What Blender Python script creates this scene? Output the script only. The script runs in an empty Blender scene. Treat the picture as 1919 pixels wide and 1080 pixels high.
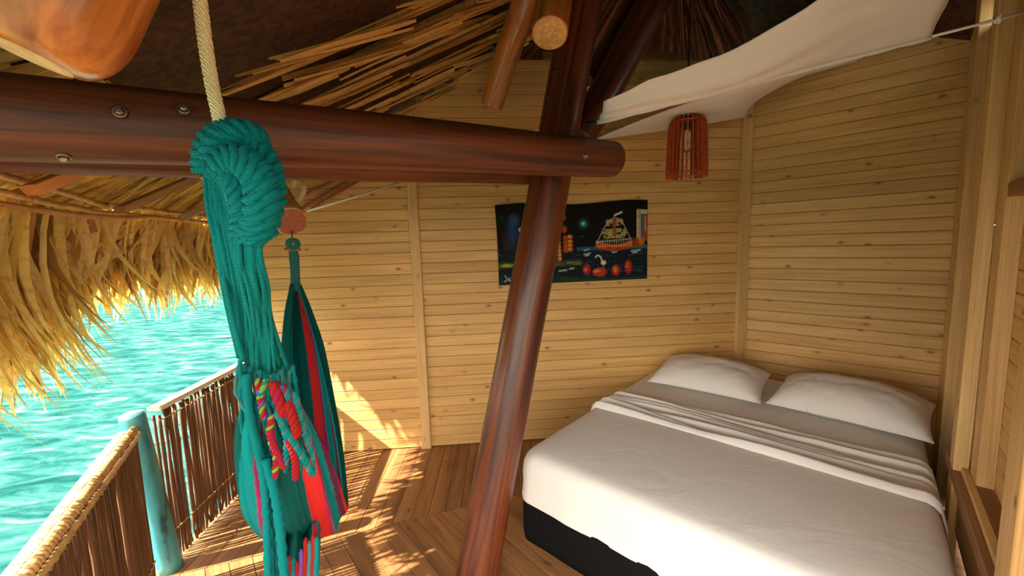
import bpy, math, random
import numpy as np
from mathutils import Matrix, Vector, noise

random.seed(7)
C = bpy.context.scene.collection
PI = math.pi
V = Vector

# ------------------------------------------------------------------ camera, world, sun, exposure
F_PX = 735.0
PITCH, ROLL, YAW, EYE = .1094, .0302, .0719, 1.6
cp, sp = math.cos(PITCH), math.sin(PITCH)
cr, sr = math.cos(ROLL), math.sin(ROLL)
_fw, _rt, _dn = V((0, cp, -sp)), V((1, 0, 0)), V((0, -sp, -cp))
_rz = Matrix.Rotation(-YAW, 3, 'Z')
CAM_R, CAM_D, CAM_F = _rz @ (cr*_rt + sr*_dn), _rz @ (cr*_dn - sr*_rt), _rz @ _fw
CAM_O = V((0, 0, EYE))
cam_data = bpy.data.cameras.new('camera')
cam_data.sensor_width = 36.0
cam_data.lens = F_PX/1919*36
cam_data.clip_start = .05
cam_data.clip_end = 2000
cam = bpy.data.objects.new('camera', cam_data)
C.objects.link(cam)
rot = Matrix((CAM_R, -CAM_D, -CAM_F)).transposed()
cam.matrix_world = Matrix.Translation(CAM_O) @ rot.to_4x4()
bpy.context.scene.camera = cam

def at(x, y, d):
    """world point seen at photo pixel (x, y) at optical depth d metres"""
    return CAM_O + (CAM_R*((x-960)/F_PX) + CAM_D*((y-540)/F_PX) + CAM_F)*d

def at_plane(x, y, p, n):
    r = CAM_R*((x-960)/F_PX) + CAM_D*((y-540)/F_PX) + CAM_F
    return CAM_O + r*((p-CAM_O).dot(n)/r.dot(n))

vs = bpy.context.scene.view_settings
vs.view_transform = 'Standard'
vs.look = 'None'
vs.gamma = 1.0
vs.exposure = 1.12
vs.use_curve_mapping = False

world = bpy.data.worlds.new('sky')
bpy.context.scene.world = world
world.use_nodes = True
nt = world.node_tree
nt.nodes.clear()
w_out = nt.nodes.new('ShaderNodeOutputWorld')
w_bg = nt.nodes.new('ShaderNodeBackground')
w_tc = nt.nodes.new('ShaderNodeTexCoord')
w_sep = nt.nodes.new('ShaderNodeSeparateXYZ')
w_rmp = nt.nodes.new('ShaderNodeValToRGB')
w_rmp.color_ramp.elements[0].position = 0.0
w_rmp.color_ramp.elements[0].color = (1.0, .91, .77, 1)
w_rmp.color_ramp.elements[1].position = 1.0
w_rmp.color_ramp.elements[1].color = (.92, .95, 1.0, 1)
nt.links.new(w_tc.outputs['Generated'], w_sep.inputs[0])
nt.links.new(w_sep.outputs['Z'], w_rmp.inputs[0])
nt.links.new(w_rmp.outputs[0], w_bg.inputs['Color'])
w_bg.inputs['Strength'].default_value = 3.0
nt.links.new(w_bg.outputs[0], w_out.inputs[0])

SUN_AZ, SUN_EL = math.radians(20), math.radians(42)
sun_data = bpy.data.lights.new('sun', 'SUN')
sun_data.energy = 16.0
sun_data.angle = math.radians(.55)
sun_data.color = (1.0, .90, .72)
sun = bpy.data.objects.new('sun', sun_data)
C.objects.link(sun)
sd = V((math.cos(SUN_AZ)*math.cos(SUN_EL), math.sin(SUN_AZ)*math.cos(SUN_EL), -math.sin(SUN_EL)))
sun.rotation_euler = sd.to_track_quat('-Z', 'Y').to_euler()
sun.location = (-6, -3, 8)

# ------------------------------------------------------------------ materials
class NT:
    def __init__(s, name):
        s.m = bpy.data.materials.new(name)
        s.m.use_nodes = True
        s.t = s.m.node_tree
        s.b = s.t.nodes['Principled BSDF']
        s.out = s.t.nodes['Material Output']
    def n(s, kind, **kw):
        nd = s.t.nodes.new('ShaderNode'+kind)
        for k, v in kw.items():
            if hasattr(nd, k) and k not in nd.inputs:
                setattr(nd, k, v)
            else:
                nd.inputs[k].default_value = v
        return nd
    def l(s, a, b):
        s.t.links.new(a, b)
    def ramp(s, fac, stops):
        r = s.t.nodes.new('ShaderNodeValToRGB')
        e = r.color_ramp.elements
        while len(e) < len(stops):
            e.new(.5)
        for el, (p, c) in zip(e, stops):
            el.position = p
            el.color = (*c, 1)
        s.l(fac, r.inputs[0])
        return r.outputs[0]
    def math(s, op, a, b=None):
        m = s.t.nodes.new('ShaderNodeMath')
        m.operation = op
        for i, x in enumerate((a, b)):
            if x is None:
                continue
            if isinstance(x, (int, float)):
                m.inputs[i].default_value = x
            else:
                s.l(x, m.inputs[i])
        return m.outputs[0]
    def coords(s, scale, randomise=True):
        tc = s.n('TexCoord')
        src = tc.outputs['Object']
        if randomise:
            oi = s.n('ObjectInfo')
            sc = s.n('VectorMath', operation='SCALE')
            sc.inputs[0].default_value = (37.0, 19.0, 53.0)
            s.l(oi.outputs['Random'], sc.inputs['Scale'])
            ad = s.n('VectorMath', operation='ADD')
            s.l(src, ad.inputs[0])
            s.l(sc.outputs[0], ad.inputs[1])
            src = ad.outputs[0]
        mp = s.n('Mapping')
        mp.inputs['Scale'].default_value = scale
        s.l(src, mp.inputs[0])
        return mp.outputs[0]
    def mix(s, fac, a, b, blend='MIX'):
        m = s.t.nodes.new('ShaderNodeMix')
        m.data_type = 'RGBA'
        m.blend_type = blend
        for sock, x in ((m.inputs[0], fac), (m.inputs[6], a), (m.inputs[7], b)):
            if isinstance(x, (int, float)):
                sock.default_value = x
            elif isinstance(x, tuple):
                sock.default_value = (*x, 1)
            else:
                s.l(x, sock)
        return m.outputs[2]
    def bump(s, h, strength=.3, dist=.01):
        b = s.n('Bump')
        b.inputs['Strength'].default_value = strength
        b.inputs['Distance'].default_value = dist
        s.l(h, b.inputs['Height'])
        s.l(b.outputs[0], s.b.inputs['Normal'])

def wood(name, dark, light, knot=(.12, .05, .02), axis='X', rough=.55, tint=.35, knots=True, coat=0.0, fine=40.0, bump=.15, stops=(.28, .62), across=14.0):
    """procedural wood whose grain runs along the object's own axis; tone varies from object to object"""
    k = NT(name)
    def sc(a, b):
        return (a, b, b) if axis == 'X' else (b, b, a)
    co = k.coords(sc(1.1, across))
    n1 = k.n('TexNoise', Scale=1.0, Detail=5.0, Roughness=.6, Distortion=.6)
    k.l(co, n1.inputs['Vector'])
    base = k.ramp(n1.outputs['Fac'], [(stops[0], dark), (stops[1], light)])
    co2 = k.coords(sc(2.5, fine*4))
    n2 = k.n('TexNoise', Scale=1.0, Detail=2.0)
    k.l(co2, n2.inputs['Vector'])
    g = k.ramp(n2.outputs['Fac'], [(.3, (.72, .68, .62)), (.6, (1, 1, 1))])
    col = k.mix(.75, base, g, 'MULTIPLY')
    oi = k.n('ObjectInfo')
    t = k.ramp(oi.outputs['Random'], [(0.0, (1-tint, 1-tint*1.15, 1-tint*1.3)), (.5, (1, 1, 1)), (1.0, (1+tint*.15, 1.0-tint*.12, 1-tint*.4))])
    col = k.mix(1.0, col, t, 'MULTIPLY')
    if knots:
        cok = k.coords(sc(5.4, 9.5))
        vo = k.n('TexVoronoi', Scale=1.0, Randomness=1.0)
        k.l(cok, vo.inputs['Vector'])
        kf = k.ramp(vo.outputs['Distance'], [(.055, (1, 1, 1)), (.12, (0, 0, 0))])
        col = k.mix(kf, col, knot)
        halo = k.ramp(vo.outputs['Distance'], [(.08, (.30, .30, .30)), (.22, (0, 0, 0))])
        col = k.mix(halo, col, tuple(c*1.6 for c in knot))
    k.l(col, k.b.inputs['Base Color'])
    k.b.inputs['Roughness'].default_value = rough
    if coat:
        k.b.inputs['Coat Weight'].default_value = coat
        k.b.inputs['Coat Roughness'].default_value = .16
    k.bump(n2.outputs['Fac'], bump, .004)
    return k.m

def plain(name, col, rough=.6, metal=0.0, var=.0, scale=60.0, bump=0.0, sheen=0.0):
    k = NT(name)
    co = k.coords((scale,)*3)
    n1 = k.n('TexNoise', Scale=1.0, Detail=3.0)
    k.l(co, n1.inputs['Vector'])
    c = k.ramp(n1.outputs['Fac'], [(.3, tuple(x*(1-var) for x in col)), (.7, tuple(min(1, x*(1+var)) for x in col))])
    k.l(c, k.b.inputs['Base Color'])
    k.b.inputs['Roughness'].default_value = rough
    k.b.inputs['Metallic'].default_value = metal
    if sheen:
        k.b.inputs['Sheen Weight'].default_value = sheen
    if bump:
        k.bump(n1.outputs['Fac'], bump, .004)
    return k.m

def cord_mat(name, col, var=.35, pitch=90.0):
    """twisted yarn: slanting plies as fine relief"""
    k = NT(name)
    tc = k.n('TexCoord')
    w = k.n('TexWave', Scale=pitch*1.7, Distortion=2.0, Detail=1.0)
    w.bands_direction = 'DIAGONAL'
    k.l(tc.outputs['Object'], w.inputs['Vector'])
    c = k.ramp(w.outputs['Fac'], [(.1, tuple(x*(1-var) for x in col)), (.7, tuple(min(1, x*(1+var*.5)) for x in col))])
    k.l(c, k.b.inputs['Base Color'])
    k.b.inputs['Roughness'].default_value = .85
    k.b.inputs['Specular IOR Level'].default_value = .15
    k.bump(w.outputs['Fac'], .6, .004)
    return k.m

def leaf_mat(name, cols, trans=.45):
    k = NT(name)
    oi = k.n('ObjectInfo')
    at_ = k.n('Attribute', attribute_name='tone')
    f = k.math('FRACT', k.math('ADD', oi.outputs['Random'], at_.outputs['Fac']))
    base = k.ramp(f, cols)
    co = k.coords((2.0, 40.0, 40.0))
    n1 = k.n('TexNoise', Scale=1.0, Detail=3.0)
    k.l(co, n1.inputs['Vector'])
    g = k.ramp(n1.outputs['Fac'], [(.28, (.55, .42, .28)), (.5, (1.1, 1.1, 1.1))])
    col = k.mix(.45, base, g, 'MULTIPLY')
    k.l(col, k.b.inputs['Base Color'])
    k.b.inputs['Roughness'].default_value = .5
    tr = k.n('BsdfTranslucent')
    k.l(col, tr.inputs['Color'])
    mx = k.n('MixShader')
    mx.inputs[0].default_value = trans
    k.l(k.b.outputs[0], mx.inputs[1])
    k.l(tr.outputs[0], mx.inputs[2])
    k.l(mx.outputs[0], k.out.inputs['Surface'])
    return k.m

def vcol_mat(name, rough=.85, sheen=.0, bump_scale=220.0, bump=.25):
    """colour comes from the mesh's own 'dye' attribute (flat print or woven stripes)"""
    k = NT(name)
    a = k.n('Attribute', attribute_name='dye')
    k.l(a.outputs['Color'], k.b.inputs['Base Color'])
    k.b.inputs['Roughness'].default_value = rough
    k.b.inputs['Sheen Weight'].default_value = sheen
    k.b.inputs['Specular IOR Level'].default_value = .15
    co = k.coords((bump_scale,)*3, False)
    n1 = k.n('TexNoise', Scale=1.0, Detail=2.0)
    k.l(co, n1.inputs['Vector'])
    k.bump(n1.outputs['Fac'], bump, .003)
    return k.m

M = {}
M['plank'] = wood('wall plank pine', (.62, .360, .112), (.78, .495, .180), knot=(.24, .10, .035), tint=.13, bump=.08)
M['plank_groove'] = plain('groove shadow board', (.12, .058, .02), .8)
M['trim'] = wood('trim pine', (.64, .39, .14), (.80, .54, .23), knot=(.2, .09, .03), axis='X', tint=.15)
M['trim_brown'] = wood('rough brown timber', (.24, .11, .045), (.33, .16, .07), tint=.15, knots=False)  # browner than the trim, for noggins and the wall cap
M['floor'] = wood('floor board', (.145, .056, .018), (.345, .160, .053), knot=(.09, .035, .012), tint=.30, rough=.6, fine=25, bump=.3)
M['floor_sub'] = plain('subfloor', (.05, .022, .008), .9)
M['log'] = wood('varnished log', (.036, .0065, .0014), (.150, .032, .006), knot=(.035, .009, .003), axis='Z', rough=.46, tint=.10, coat=.16, knots=True, fine=20, bump=.35, stops=(.36, .60), across=24.0)
M['log_beam'] = wood('oiled log beam', (.040, .0072, .0015), (.150, .034, .007), knot=(.03, .008, .003), axis='Z', rough=.58, tint=.10, coat=.04, knots=True, fine=20, bump=.35, stops=(.36, .60), across=24.0)
M['log_orange'] = wood('amber varnished log', (.33, .085, .015), (.62, .24, .05), knot=(.12, .03, .008), axis='Z', rough=.28, tint=.10, coat=.6, knots=True, fine=18, bump=.3, stops=(.36, .60), across=18.0)
M['log_tan'] = wood('pale log', (.42, .22, .06), (.65, .40, .15), axis='Z', tint=.1, knots=True, rough=.45, fine=20, stops=(.34, .58), across=26.0)
M['cut'] = plain('sawn end grain', (.62, .36, .13), .6, 0, .3, 55, .3)
M['cut_tan'] = plain('pale sawn end grain', (.70, .50, .28), .6, 0, .2, 40, .2)
M['cut_red'] = plain('red stained end grain', (.36, .10, .05), .55, 0, .25, 60, .2)
M['steel'] = plain('bolt steel', (.30, .24, .18), .4, .9, .3)
M['bolt_hole'] = plain('dark bolt recess', (.03, .012, .005), .7)
M['teal'] = cord_mat('teal cotton cord', (.0, .185, .185), .40)
M['teal_dark'] = plain('dark teal cotton', (.0, .10, .09), .85, 0, .3, 200, .3, .3)
M['red_yarn'] = cord_mat('red yarn', (.33, .012, .010), .55)
M['pink_yarn'] = cord_mat('magenta yarn', (.30, .010, .055), .5)
M['green_yarn'] = cord_mat('lime yarn', (.16, .32, .03))
M['purple_yarn'] = cord_mat('purple yarn', (.16, .06, .30))
M['rope'] = cord_mat('cream rope', (.86, .70, .40), .3, 55)
M['white_cord'] = plain('white cord', (.85, .84, .78), .6)
k = NT('white cotton sheet')
co = k.coords((2.2, 3.4, 3.0), False)
n1 = k.n('TexNoise', Scale=1.6, Detail=4.0, Roughness=.55, Distortion=1.2)
k.l(co, n1.inputs['Vector'])
k.b.inputs['Base Color'].default_value = (.72, .685, .64, 1)
k.b.inputs['Roughness'].default_value = .8
k.b.inputs['Specular IOR Level'].default_value = .2
k.bump(n1.outputs['Fac'], .11, .04)
M['sheet'] = k.m
M['bed_base'] = plain('black bed base cloth', (.005, .0052, .0055), .85, 0, .2, 120, .2)
M['bed_base'].node_tree.nodes['Principled BSDF'].inputs['Specular IOR Level'].default_value = .08
M['leaf'] = leaf_mat('dry palm leaf', [(0, (.82, .63, .20)), (.3, (.94, .82, .38)), (.55, (.76, .54, .15)), (.75, (.88, .75, .27)), (.88, (.36, .16, .04)), (1, (.82, .63, .20))], .55)
M['leaf_brown'] = leaf_mat('brown palm leaf', [(0, (.42, .19, .05)), (.4, (.55, .30, .09)), (.7, (.28, .11, .03)), (1, (.42, .19, .05))], .25)
M['leaf_tan'] = leaf_mat('tan palm leaf', [(0, (.70, .38, .11)), (.3, (.85, .54, .20)), (.55, (.52, .24, .06)), (.8, (.78, .48, .14)), (1, (.70, .38, .11))], .2)
M['leaf_dark'] = leaf_mat('dark palm leaf', [(0, (.17, .042, .008)), (.4, (.28, .085, .018)), (.7, (.10, .022, .005)), (1, (.17, .042, .008))], .02)  # leaf colour darkened and reddened to offset the sea's green bounce light
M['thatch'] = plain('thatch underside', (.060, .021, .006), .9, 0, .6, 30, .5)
M['reed'] = wood('fence reed', (.055, .021, .007), (.15, .062, .020), axis='Z', tint=.35, knots=False, rough=.5)
M['rail'] = wood('pale rail', (.62, .48, .28), (.80, .68, .45), tint=.1, knots=False)
M['orange_board'] = wood('orange board', (.55, .20, .06), (.70, .30, .10), tint=.05, knots=False)
M['grey_board'] = wood('weathered board', (.24, .14, .06), (.38, .24, .11), tint=.1, knots=False)
M['lamp_wood'] = plain('stained plywood slat', (.42, .075, .015), .5, 0, .25, 40)
M['black'] = plain('black plastic', (.02, .017, .015), .4)
M['vprint'] = vcol_mat('painted canvas', .7, 0.0, 300, .15)
M['vweave'] = vcol_mat('woven hammock cotton')
k = NT('bulb glass')
k.b.inputs['Base Color'].default_value = (1, .93, .8, 1)
k.b.inputs['Roughness'].default_value = .05
k.b.inputs['Transmission Weight'].default_value = .9
M['glass'] = k.m
k = NT('canopy cotton')
co = k.coords((7, 7, 7))
n1 = k.n('TexNoise', Scale=1.0, Detail=3.0)
k.l(co, n1.inputs['Vector'])
k.b.inputs['Base Color'].default_value = (.97, .96, .96, 1)
k.b.inputs['Roughness'].default_value = .85
k.bump(n1.outputs['Fac'], .2, .02)
tr = k.n('BsdfTranslucent')
tr.inputs['Color'].default_value = (.97, .96, .96, 1)
mx = k.n('MixShader')
mx.inputs[0].default_value = .4
k.l(k.b.outputs[0], mx.inputs[1])
k.l(tr.outputs[0], mx.inputs[2])
k.l(mx.outputs[0], k.out.inputs['Surface'])
M['canopy'] = k.m
# teal paint with worn pale top on the fence post
k = NT('worn teal paint')
co = k.coords((14, 14, 5), False)
n1 = k.n('TexNoise', Scale=1.0, Detail=4.0)
k.l(co, n1.inputs['Vector'])
c = k.ramp(n1.outputs['Fac'], [(.30, (.01, .05, .05)), (.38, (.03, .19, .19)), (.7, (.07, .27, .30))])
k.l(c, k.b.inputs['Base Color'])
k.b.inputs['Roughness'].default_value = .4
M['post_paint'] = k.m
# sea
k = NT('sea water')
tc = k.n('TexCoord')
mp = k.n('Mapping')
mp.inputs['Scale'].default_value = (.8, 2.3, 1)
mp.inputs['Rotation'].default_value = (0, 0, math.radians(-25))
k.l(tc.outputs['Object'], mp.inputs[0])
n1 = k.n('TexNoise', Scale=1.6, Detail=6.0, Roughness=.62, Distortion=.8)
k.l(mp.outputs[0], n1.inputs['Vector'])
n2 = k.n('TexNoise', Scale=.18, Detail=2.0)
k.l(mp.outputs[0], n2.inputs['Vector'])
c = k.ramp(n1.outputs['Fac'], [(.32, (.005, .036, .036)), (.45, (.013, .066, .061)), (.57, (.034, .102, .091)), (.70, (.17, .215, .19))])  # palest stop paints ripple highlights into the water colour
c2 = k.ramp(n2.outputs['Fac'], [(.35, (.85, .95, .95)), (.65, (1.1, 1.05, 1.02))])
k.l(k.mix(1.0, c, c2, 'MULTIPLY'), k.b.inputs['Base Color'])
k.b.inputs['Roughness'].default_value = .3
k.b.inputs['Specular IOR Level'].default_value = .0
k.b.inputs['IOR'].default_value = 1.02
k.bump(n1.outputs['Fac'], .5, .15)
M['sea'] = k.m

# ------------------------------------------------------------------ geometry helpers
class MB:
    def __init__(s):
        s.v, s.f, s.c = [], [], []
    def add(s, vs_, fs_, col=None):
        o = len(s.v)
        s.v += [tuple(p) for p in vs_]
        s.f += [tuple(i+o for i in f) for f in fs_]
        s.c += [col]*len(vs_) if not isinstance(col, list) else col
        return s
    def tube(s, pts, rad, n=8, caps=True, col=None, phase=0.0):
        pts = [V(p) for p in pts]
        if not isinstance(rad, (list, tuple)):
            rad = [rad]*len(pts)
        up = None
        vs_, fs_ = [], []
        for i, p in enumerate(pts):
            t = (pts[min(i+1, len(pts)-1)]-pts[max(i-1, 0)]).normalized()
            if up is None:
                up = t.orthogonal().normalized()
            up = (up-t*up.dot(t)).normalized()
            sd_ = t.cross(up)
            for j in range(n):
                a = 2*PI*j/n+phase
                vs_.append(p+(up*math.cos(a)+sd_*math.sin(a))*rad[i])
        for i in range(len(pts)-1):
            for j in range(n):
                a, b = i*n+j, i*n+(j+1) % n
                fs_.append((a, b, b+n, a+n))
        if caps:
            fs_.append(tuple(reversed(range(n))))
            fs_.append(tuple((len(pts)-1)*n+j for j in range(n)))
        return s.add(vs_, fs_, col)
    def box(s, o, ax, ay, az, col=None):
        o, ax, ay, az = V(o), V(ax), V(ay), V(az)
        p = [o, o+ax, o+ax+ay, o+ay, o+az, o+ax+az, o+ax+ay+az, o+ay+az]
        return s.add(p, [(0, 3, 2, 1), (4, 5, 6, 7), (0, 1, 5, 4), (1, 2, 6, 5), (2, 3, 7, 6), (3, 0, 4, 7)], col)
    def grid(s, rows, col=None, closed=False):
        nr, nc = len(rows), len(rows[0])
        vs_ = [p for r in rows for p in r]
        fs_ = []
        for i in range(nr-1):
            for j in range(nc if closed else nc-1):
                a, b = i*nc+j, i*nc+(j+1) % nc
                fs_.append((a, b, b+nc, a+nc))
        return s.add(vs_, fs_, col)
    def mesh(s, name, smooth=True):
        me = bpy.data.meshes.new(name)
        me.from_pydata(s.v, [], s.f)
        if smooth:
            me.polygons.foreach_set('use_smooth', [True]*len(me.polygons))
        if any(c is not None for c in s.c):
            a = me.color_attributes.new('dye', 'FLOAT_COLOR', 'POINT')
            buf = []
            for c in s.c:
                c = c or (1, 1, 1)
                buf += [c[0], c[1], c[2], 1]
            a.data.foreach_set('color', buf)
        me.update()
        return me
    def build(s, name, mat, parent=None, smooth=True, kind=None):
        o = link(name, s.mesh(name, smooth), mat, parent)
        if kind:
            o['kind'] = kind
        return o

def link(name, me, mat, parent=None, matrix=None):
    if mat is not None and not me.materials:
        me.materials.append(mat)
    o = bpy.data.objects.new(name, me)
    C.objects.link(o)
    if matrix is not None:
        o.matrix_world = matrix
    if parent is not None:
        o.parent = parent
        if parent.type == 'EMPTY' or parent.matrix_basis != Matrix():
            o.matrix_parent_inverse = WORLD[parent.name].inverted()
    WORLD[o.name] = matrix.copy() if matrix is not None else Matrix()
    return o
WORLD = {}

def empty(name, loc=(0, 0, 0), label=None, cat=None, group=None, kind=None):
    o = bpy.data.objects.new(name, None)
    o.empty_display_size = .05
    C.objects.link(o)
    o.location = loc
    WORLD[o.name] = Matrix.Translation(V(loc))
    return tag(o, label, cat, group, kind)

def tag(o, label=None, cat=None, group=None, kind=None):
    for key, x in (('label', label), ('category', cat), ('group', group), ('kind', kind)):
        if x:
            o[key] = x
    return o

def solidify(o, t, offset=0.0):
    m = o.modifiers.new('thickness', 'SOLIDIFY')
    m.thickness = t
    m.offset = offset
    return o

def frame(origin, ex, ey, ez):
    m = Matrix.Identity(4)
    for i, a in enumerate((ex, ey, ez)):
        for r in range(3):
            m[r][i] = a[r]
    for r in range(3):
        m[r][3] = origin[r]
    return m

def plank(name, mat, parent, origin, ex, ey, ez, L, w, t, ch=.004):
    """board: length along ex, width along ey, face towards ez, with chamfered long edges"""
    prof = [(0, 0), (w, 0), (w, t-ch), (w-ch, t), (ch, t), (0, t-ch)]
    mb = MB()
    mb.add([(0, y, z) for y, z in prof]+[(L, y, z) for y, z in prof],
           [tuple(reversed(range(6))), tuple(range(6, 12))]+[(i, (i+1) % 6, (i+1) % 6+6, i+6) for i in range(6)])
    # order above gives inward side faces for some axes; recalc keeps shading right either way
    me = mb.mesh(name, False)
    return link(name, me, mat, parent, frame(origin, ex, ey, ez))

def lerp(a, b, t):
    return V(a)*(1-t)+V(b)*t

def spline(pts, n):
    """Catmull-Rom through pts, n samples"""
    P = [V(p) for p in pts]
    P = [P[0]*2-P[1]]+P+[P[-1]*2-P[-2]]
    out = []
    segs = len(P)-3
    for i in range(n):
        u = i/(n-1)*segs
        k_ = min(int(u), segs-1)
        t = u-k_
        a, b, c_, d = P[k_:k_+4]
        out.append(.5*((2*b)+(c_-a)*t+(2*a-5*b+4*c_-d)*t*t+(3*b-a-3*c_+d)*t**3))
    return out

def interp(xs, ys, x):
    return float(np.interp(x, xs, ys))

# ------------------------------------------------------------------ plan of the hut
BACK_Y = 3.053                               # face of the back wall
CORNER = V((2.131, BACK_Y, 0))
DR = V((.684, -.730, 0)).normalized()        # along the wall behind the bed
DM = V((-DR.y, DR.x, 0))                     # from bed foot to that wall
END = CORNER+DR*1.163                        # where the framed wall begins
APEX = V((1.26, 2.63, 3.67))
KINK = V((-1.65, 1.92, 0))                   # fence post where two sides of the deck meet
HIP = V((.971, .238, 0))
UP = V((0, 0, 1))
KINK2 = V((-.987, .642, 0))
def roof_z(x, y, side='A'):
    if side == 'A':
        return 1.96+.587*(x+1.65)
    n = V((.886, .464, 0))
    return 1.96+.587*((V((x, y, 0))-KINK).dot(n))

# ------------------------------------------------------------------ sea
mb = MB()
mb.add([(-400, -60, -1.3), (60, -60, -1.3), (60, 500, -1.3), (-400, 500, -1.3)], [(0, 1, 2, 3)])
sea = tag(mb.build('sea', M['sea'], None, False), 'turquoise rippled sea beyond the reed fence', None, None, 'structure')

# ------------------------------------------------------------------ floor: boards in two herringbone sectors meeting on the seam under the roof hip
floor = empty('floor', (0, 2, 0), 'warm brown deck boards laid herringbone in two sectors', None, None, 'structure')
mb = MB()
mb.box((-1.75, -.5, -.09), (5.2, 0, 0), (0, 3.7, 0), (0, 0, .05))
mb.build('subfloor', M['floor_sub'], floor, False)
mb = MB()
mb.box((-1.75, BACK_Y+.08, -.08), (6.2, 0, 0), (0, 2.8, 0), (0, 0, .07))
mb.build('unseen_rear_deck', M['floor'], floor, False)  # unseen slab added to keep green sea bounce off the far thatch

def clip(poly, p, n):
    """keep the side of the line through p where (q-p).n >= 0"""
    out = []
    for i in range(len(poly)):
        a, b = poly[i], poly[(i+1) % len(poly)]
        da, db = (a-p).dot(n), (b-p).dot(n)
        if da >= 0:
            out.append(a)
        if (da >= 0) != (db >= 0):
            out.append(a+(b-a)*(da/(da-db)))
    return out

def floor_board(a, w, e, f, length, limits):
    """a: corner, e: along, f: across"""
    poly = [a, a+e*length, a+e*length+f*w, a+f*w]
    for p, n in limits:
        poly = clip(poly, p, n)
        if len(poly) < 3:
            return
    R = frame(V((0, 0, 0)), e, f, UP)
    inv = R.inverted()
    loc = [inv @ q for q in poly]
    dz = random.uniform(-.002, .001)
    n_ = len(loc)
    mb = MB()
    mb.add([(q.x, q.y, -.035) for q in loc]+[(q.x, q.y, dz) for q in loc],
           [tuple(reversed(range(n_))), tuple(range(n_, 2*n_))]+[(i, (i+1) % n_, (i+1) % n_+n_, i+n_) for i in range(n_)])
    link('floor_plank', mb.mesh('floor_plank', False), M['floor'], floor, R)

seam_n = V((-HIP.y, HIP.x, 0))
fence_n = V((.886, .464, 0))
lim_common = [(V((-1.72, 0, 0)), V((1, 0, 0))), (KINK-fence_n*.07, fence_n), (V((0, BACK_Y+.02, 0)), V((0, -1, 0))),
              (CORNER+DM*.02, -DM), (V((0, -.3, 0)), V((0, 1, 0))), (END+DR*.02, -DR)]
pw = .098
e = V((math.sin(math.radians(2)), math.cos(math.radians(2)), 0))
f = V((e.y, -e.x, 0))
for i in range(56):
    floor_board(V((-1.9, 1.0, 0))+f*(i*pw), pw-.003, e, f, 2.6, [(KINK+seam_n*.002, seam_n)]+lim_common)
e = V((math.cos(math.radians(-54)), math.sin(math.radians(-54)), 0))
f = V((e.y, -e.x, 0))
for i in range(-42, 44):
    floor_board(V((.4, 1.2, 0))-e*3+f*(i*pw), pw-.003, e, f, 6.0, [(KINK-seam_n*.002, -seam_n)]+lim_common)

# unseen deck behind the camera, added to bounce sunlight up into the hut
for i in range(-60, 34):
    floor_board(V((.4, 1.2, 0))-e*1+f*(i*pw), pw-.003, e, f, 9.0, [(KINK-fence_n*.07, fence_n), (V((0, -.32, 0)), V((0, -1, 0))), (V((0, -3.4, 0)), V((0, 1, 0))), (V((4.6, 0, 0)), V((-1, 0, 0)))])

# ------------------------------------------------------------------ back wall: horizontal boards either side of a vertical trim
PITCH_W = .0822
wall_b = empty('wall_back', (0.2, BACK_Y, 0), 'pine boarded back wall behind the painting', None, None, 'structure')
X = V((1, 0, 0)); Y = V((0, 1, 0))
for k_ in range(36):
    z0 = k_*PITCH_W+.004
    xl = -1.80
    if z0 > 1.86:
        xl = max(xl, (z0-1.93)/.587-1.65)
    # left of the trim
    if xl < -.62:
        plank('wall_plank', M['plank'], wall_b, V((xl, BACK_Y+.018, z0)), X, UP, -Y, -.50-xl, PITCH_W-.002, .018, .004)
    x0 = max(-.50, xl)
    if x0 < 2.0 and z0 < 2.94:
        plank('wall_plank', M['plank'], wall_b, V((x0, BACK_Y+.018, z0)), X, UP, -Y, 2.11-x0, PITCH_W-.002, .018, .004)
mb = MB()
mb.add([(-1.80, BACK_Y+.03, 0), (2.15, BACK_Y+.03, 0), (2.15, BACK_Y+.03, 2.96), (.2, BACK_Y+.03, 2.96), (-1.55, BACK_Y+.03, 1.95), (-1.80, BACK_Y+.03, 1.8)], [(0, 1, 2, 3, 4, 5)])
o = mb.build('backing_board', M['plank_groove'], wall_b, False)
solidify(o, .02, 1)
t_ = empty('trim_1', (-.5, BACK_Y, 0), 'vertical pine trim between two panels of the back wall', None, None, 'structure')
plank('trim_board', M['trim'], t_, V((-.543, BACK_Y-.001, 0)), UP, X, -Y, 2.60, .074, .028, .003)
t_ = empty('trim_2', (2.1, BACK_Y, 0), 'vertical pine trim in the corner beside the bed', None, None, 'structure')
plank('trim_board', M['trim'], t_, V((2.062, BACK_Y-.001, 0)), UP, X, -Y, 2.97, .080, .030, .003)
t_ = empty('trim_3', (1.2, BACK_Y, 2.95), 'horizontal board capping the back wall under the thatch', None, None, 'structure')
plank('trim_board', M['trim_brown'], t_, V((.5, BACK_Y-.001, 2.955)), X, UP, -Y, 1.0, .05, .03, .003)

# ------------------------------------------------------------------ wall behind the bed head
wall_r = empty('wall_right', CORNER+DR*.6, 'pine boarded wall behind the bed pillows', None, None, 'structure')
for k_ in range(37):
    z0 = k_*.0845+.004
    cut = 1.163 if k_ % 4 else 1.163
    plank('wall_plank', M['plank'], wall_r, CORNER+DM*.018+UP*z0, DR, UP, -DM, cut, .0845-.002, .018, .004)
mb = MB()
q = CORNER+DM*.03
mb.add([q, q+DR*1.2, q+DR*1.2+UP*3.12, q+UP*3.12], [(0, 1, 2, 3)])
solidify(mb.build('backing_board', M['plank_groove'], wall_r, False), .02, 0)

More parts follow.
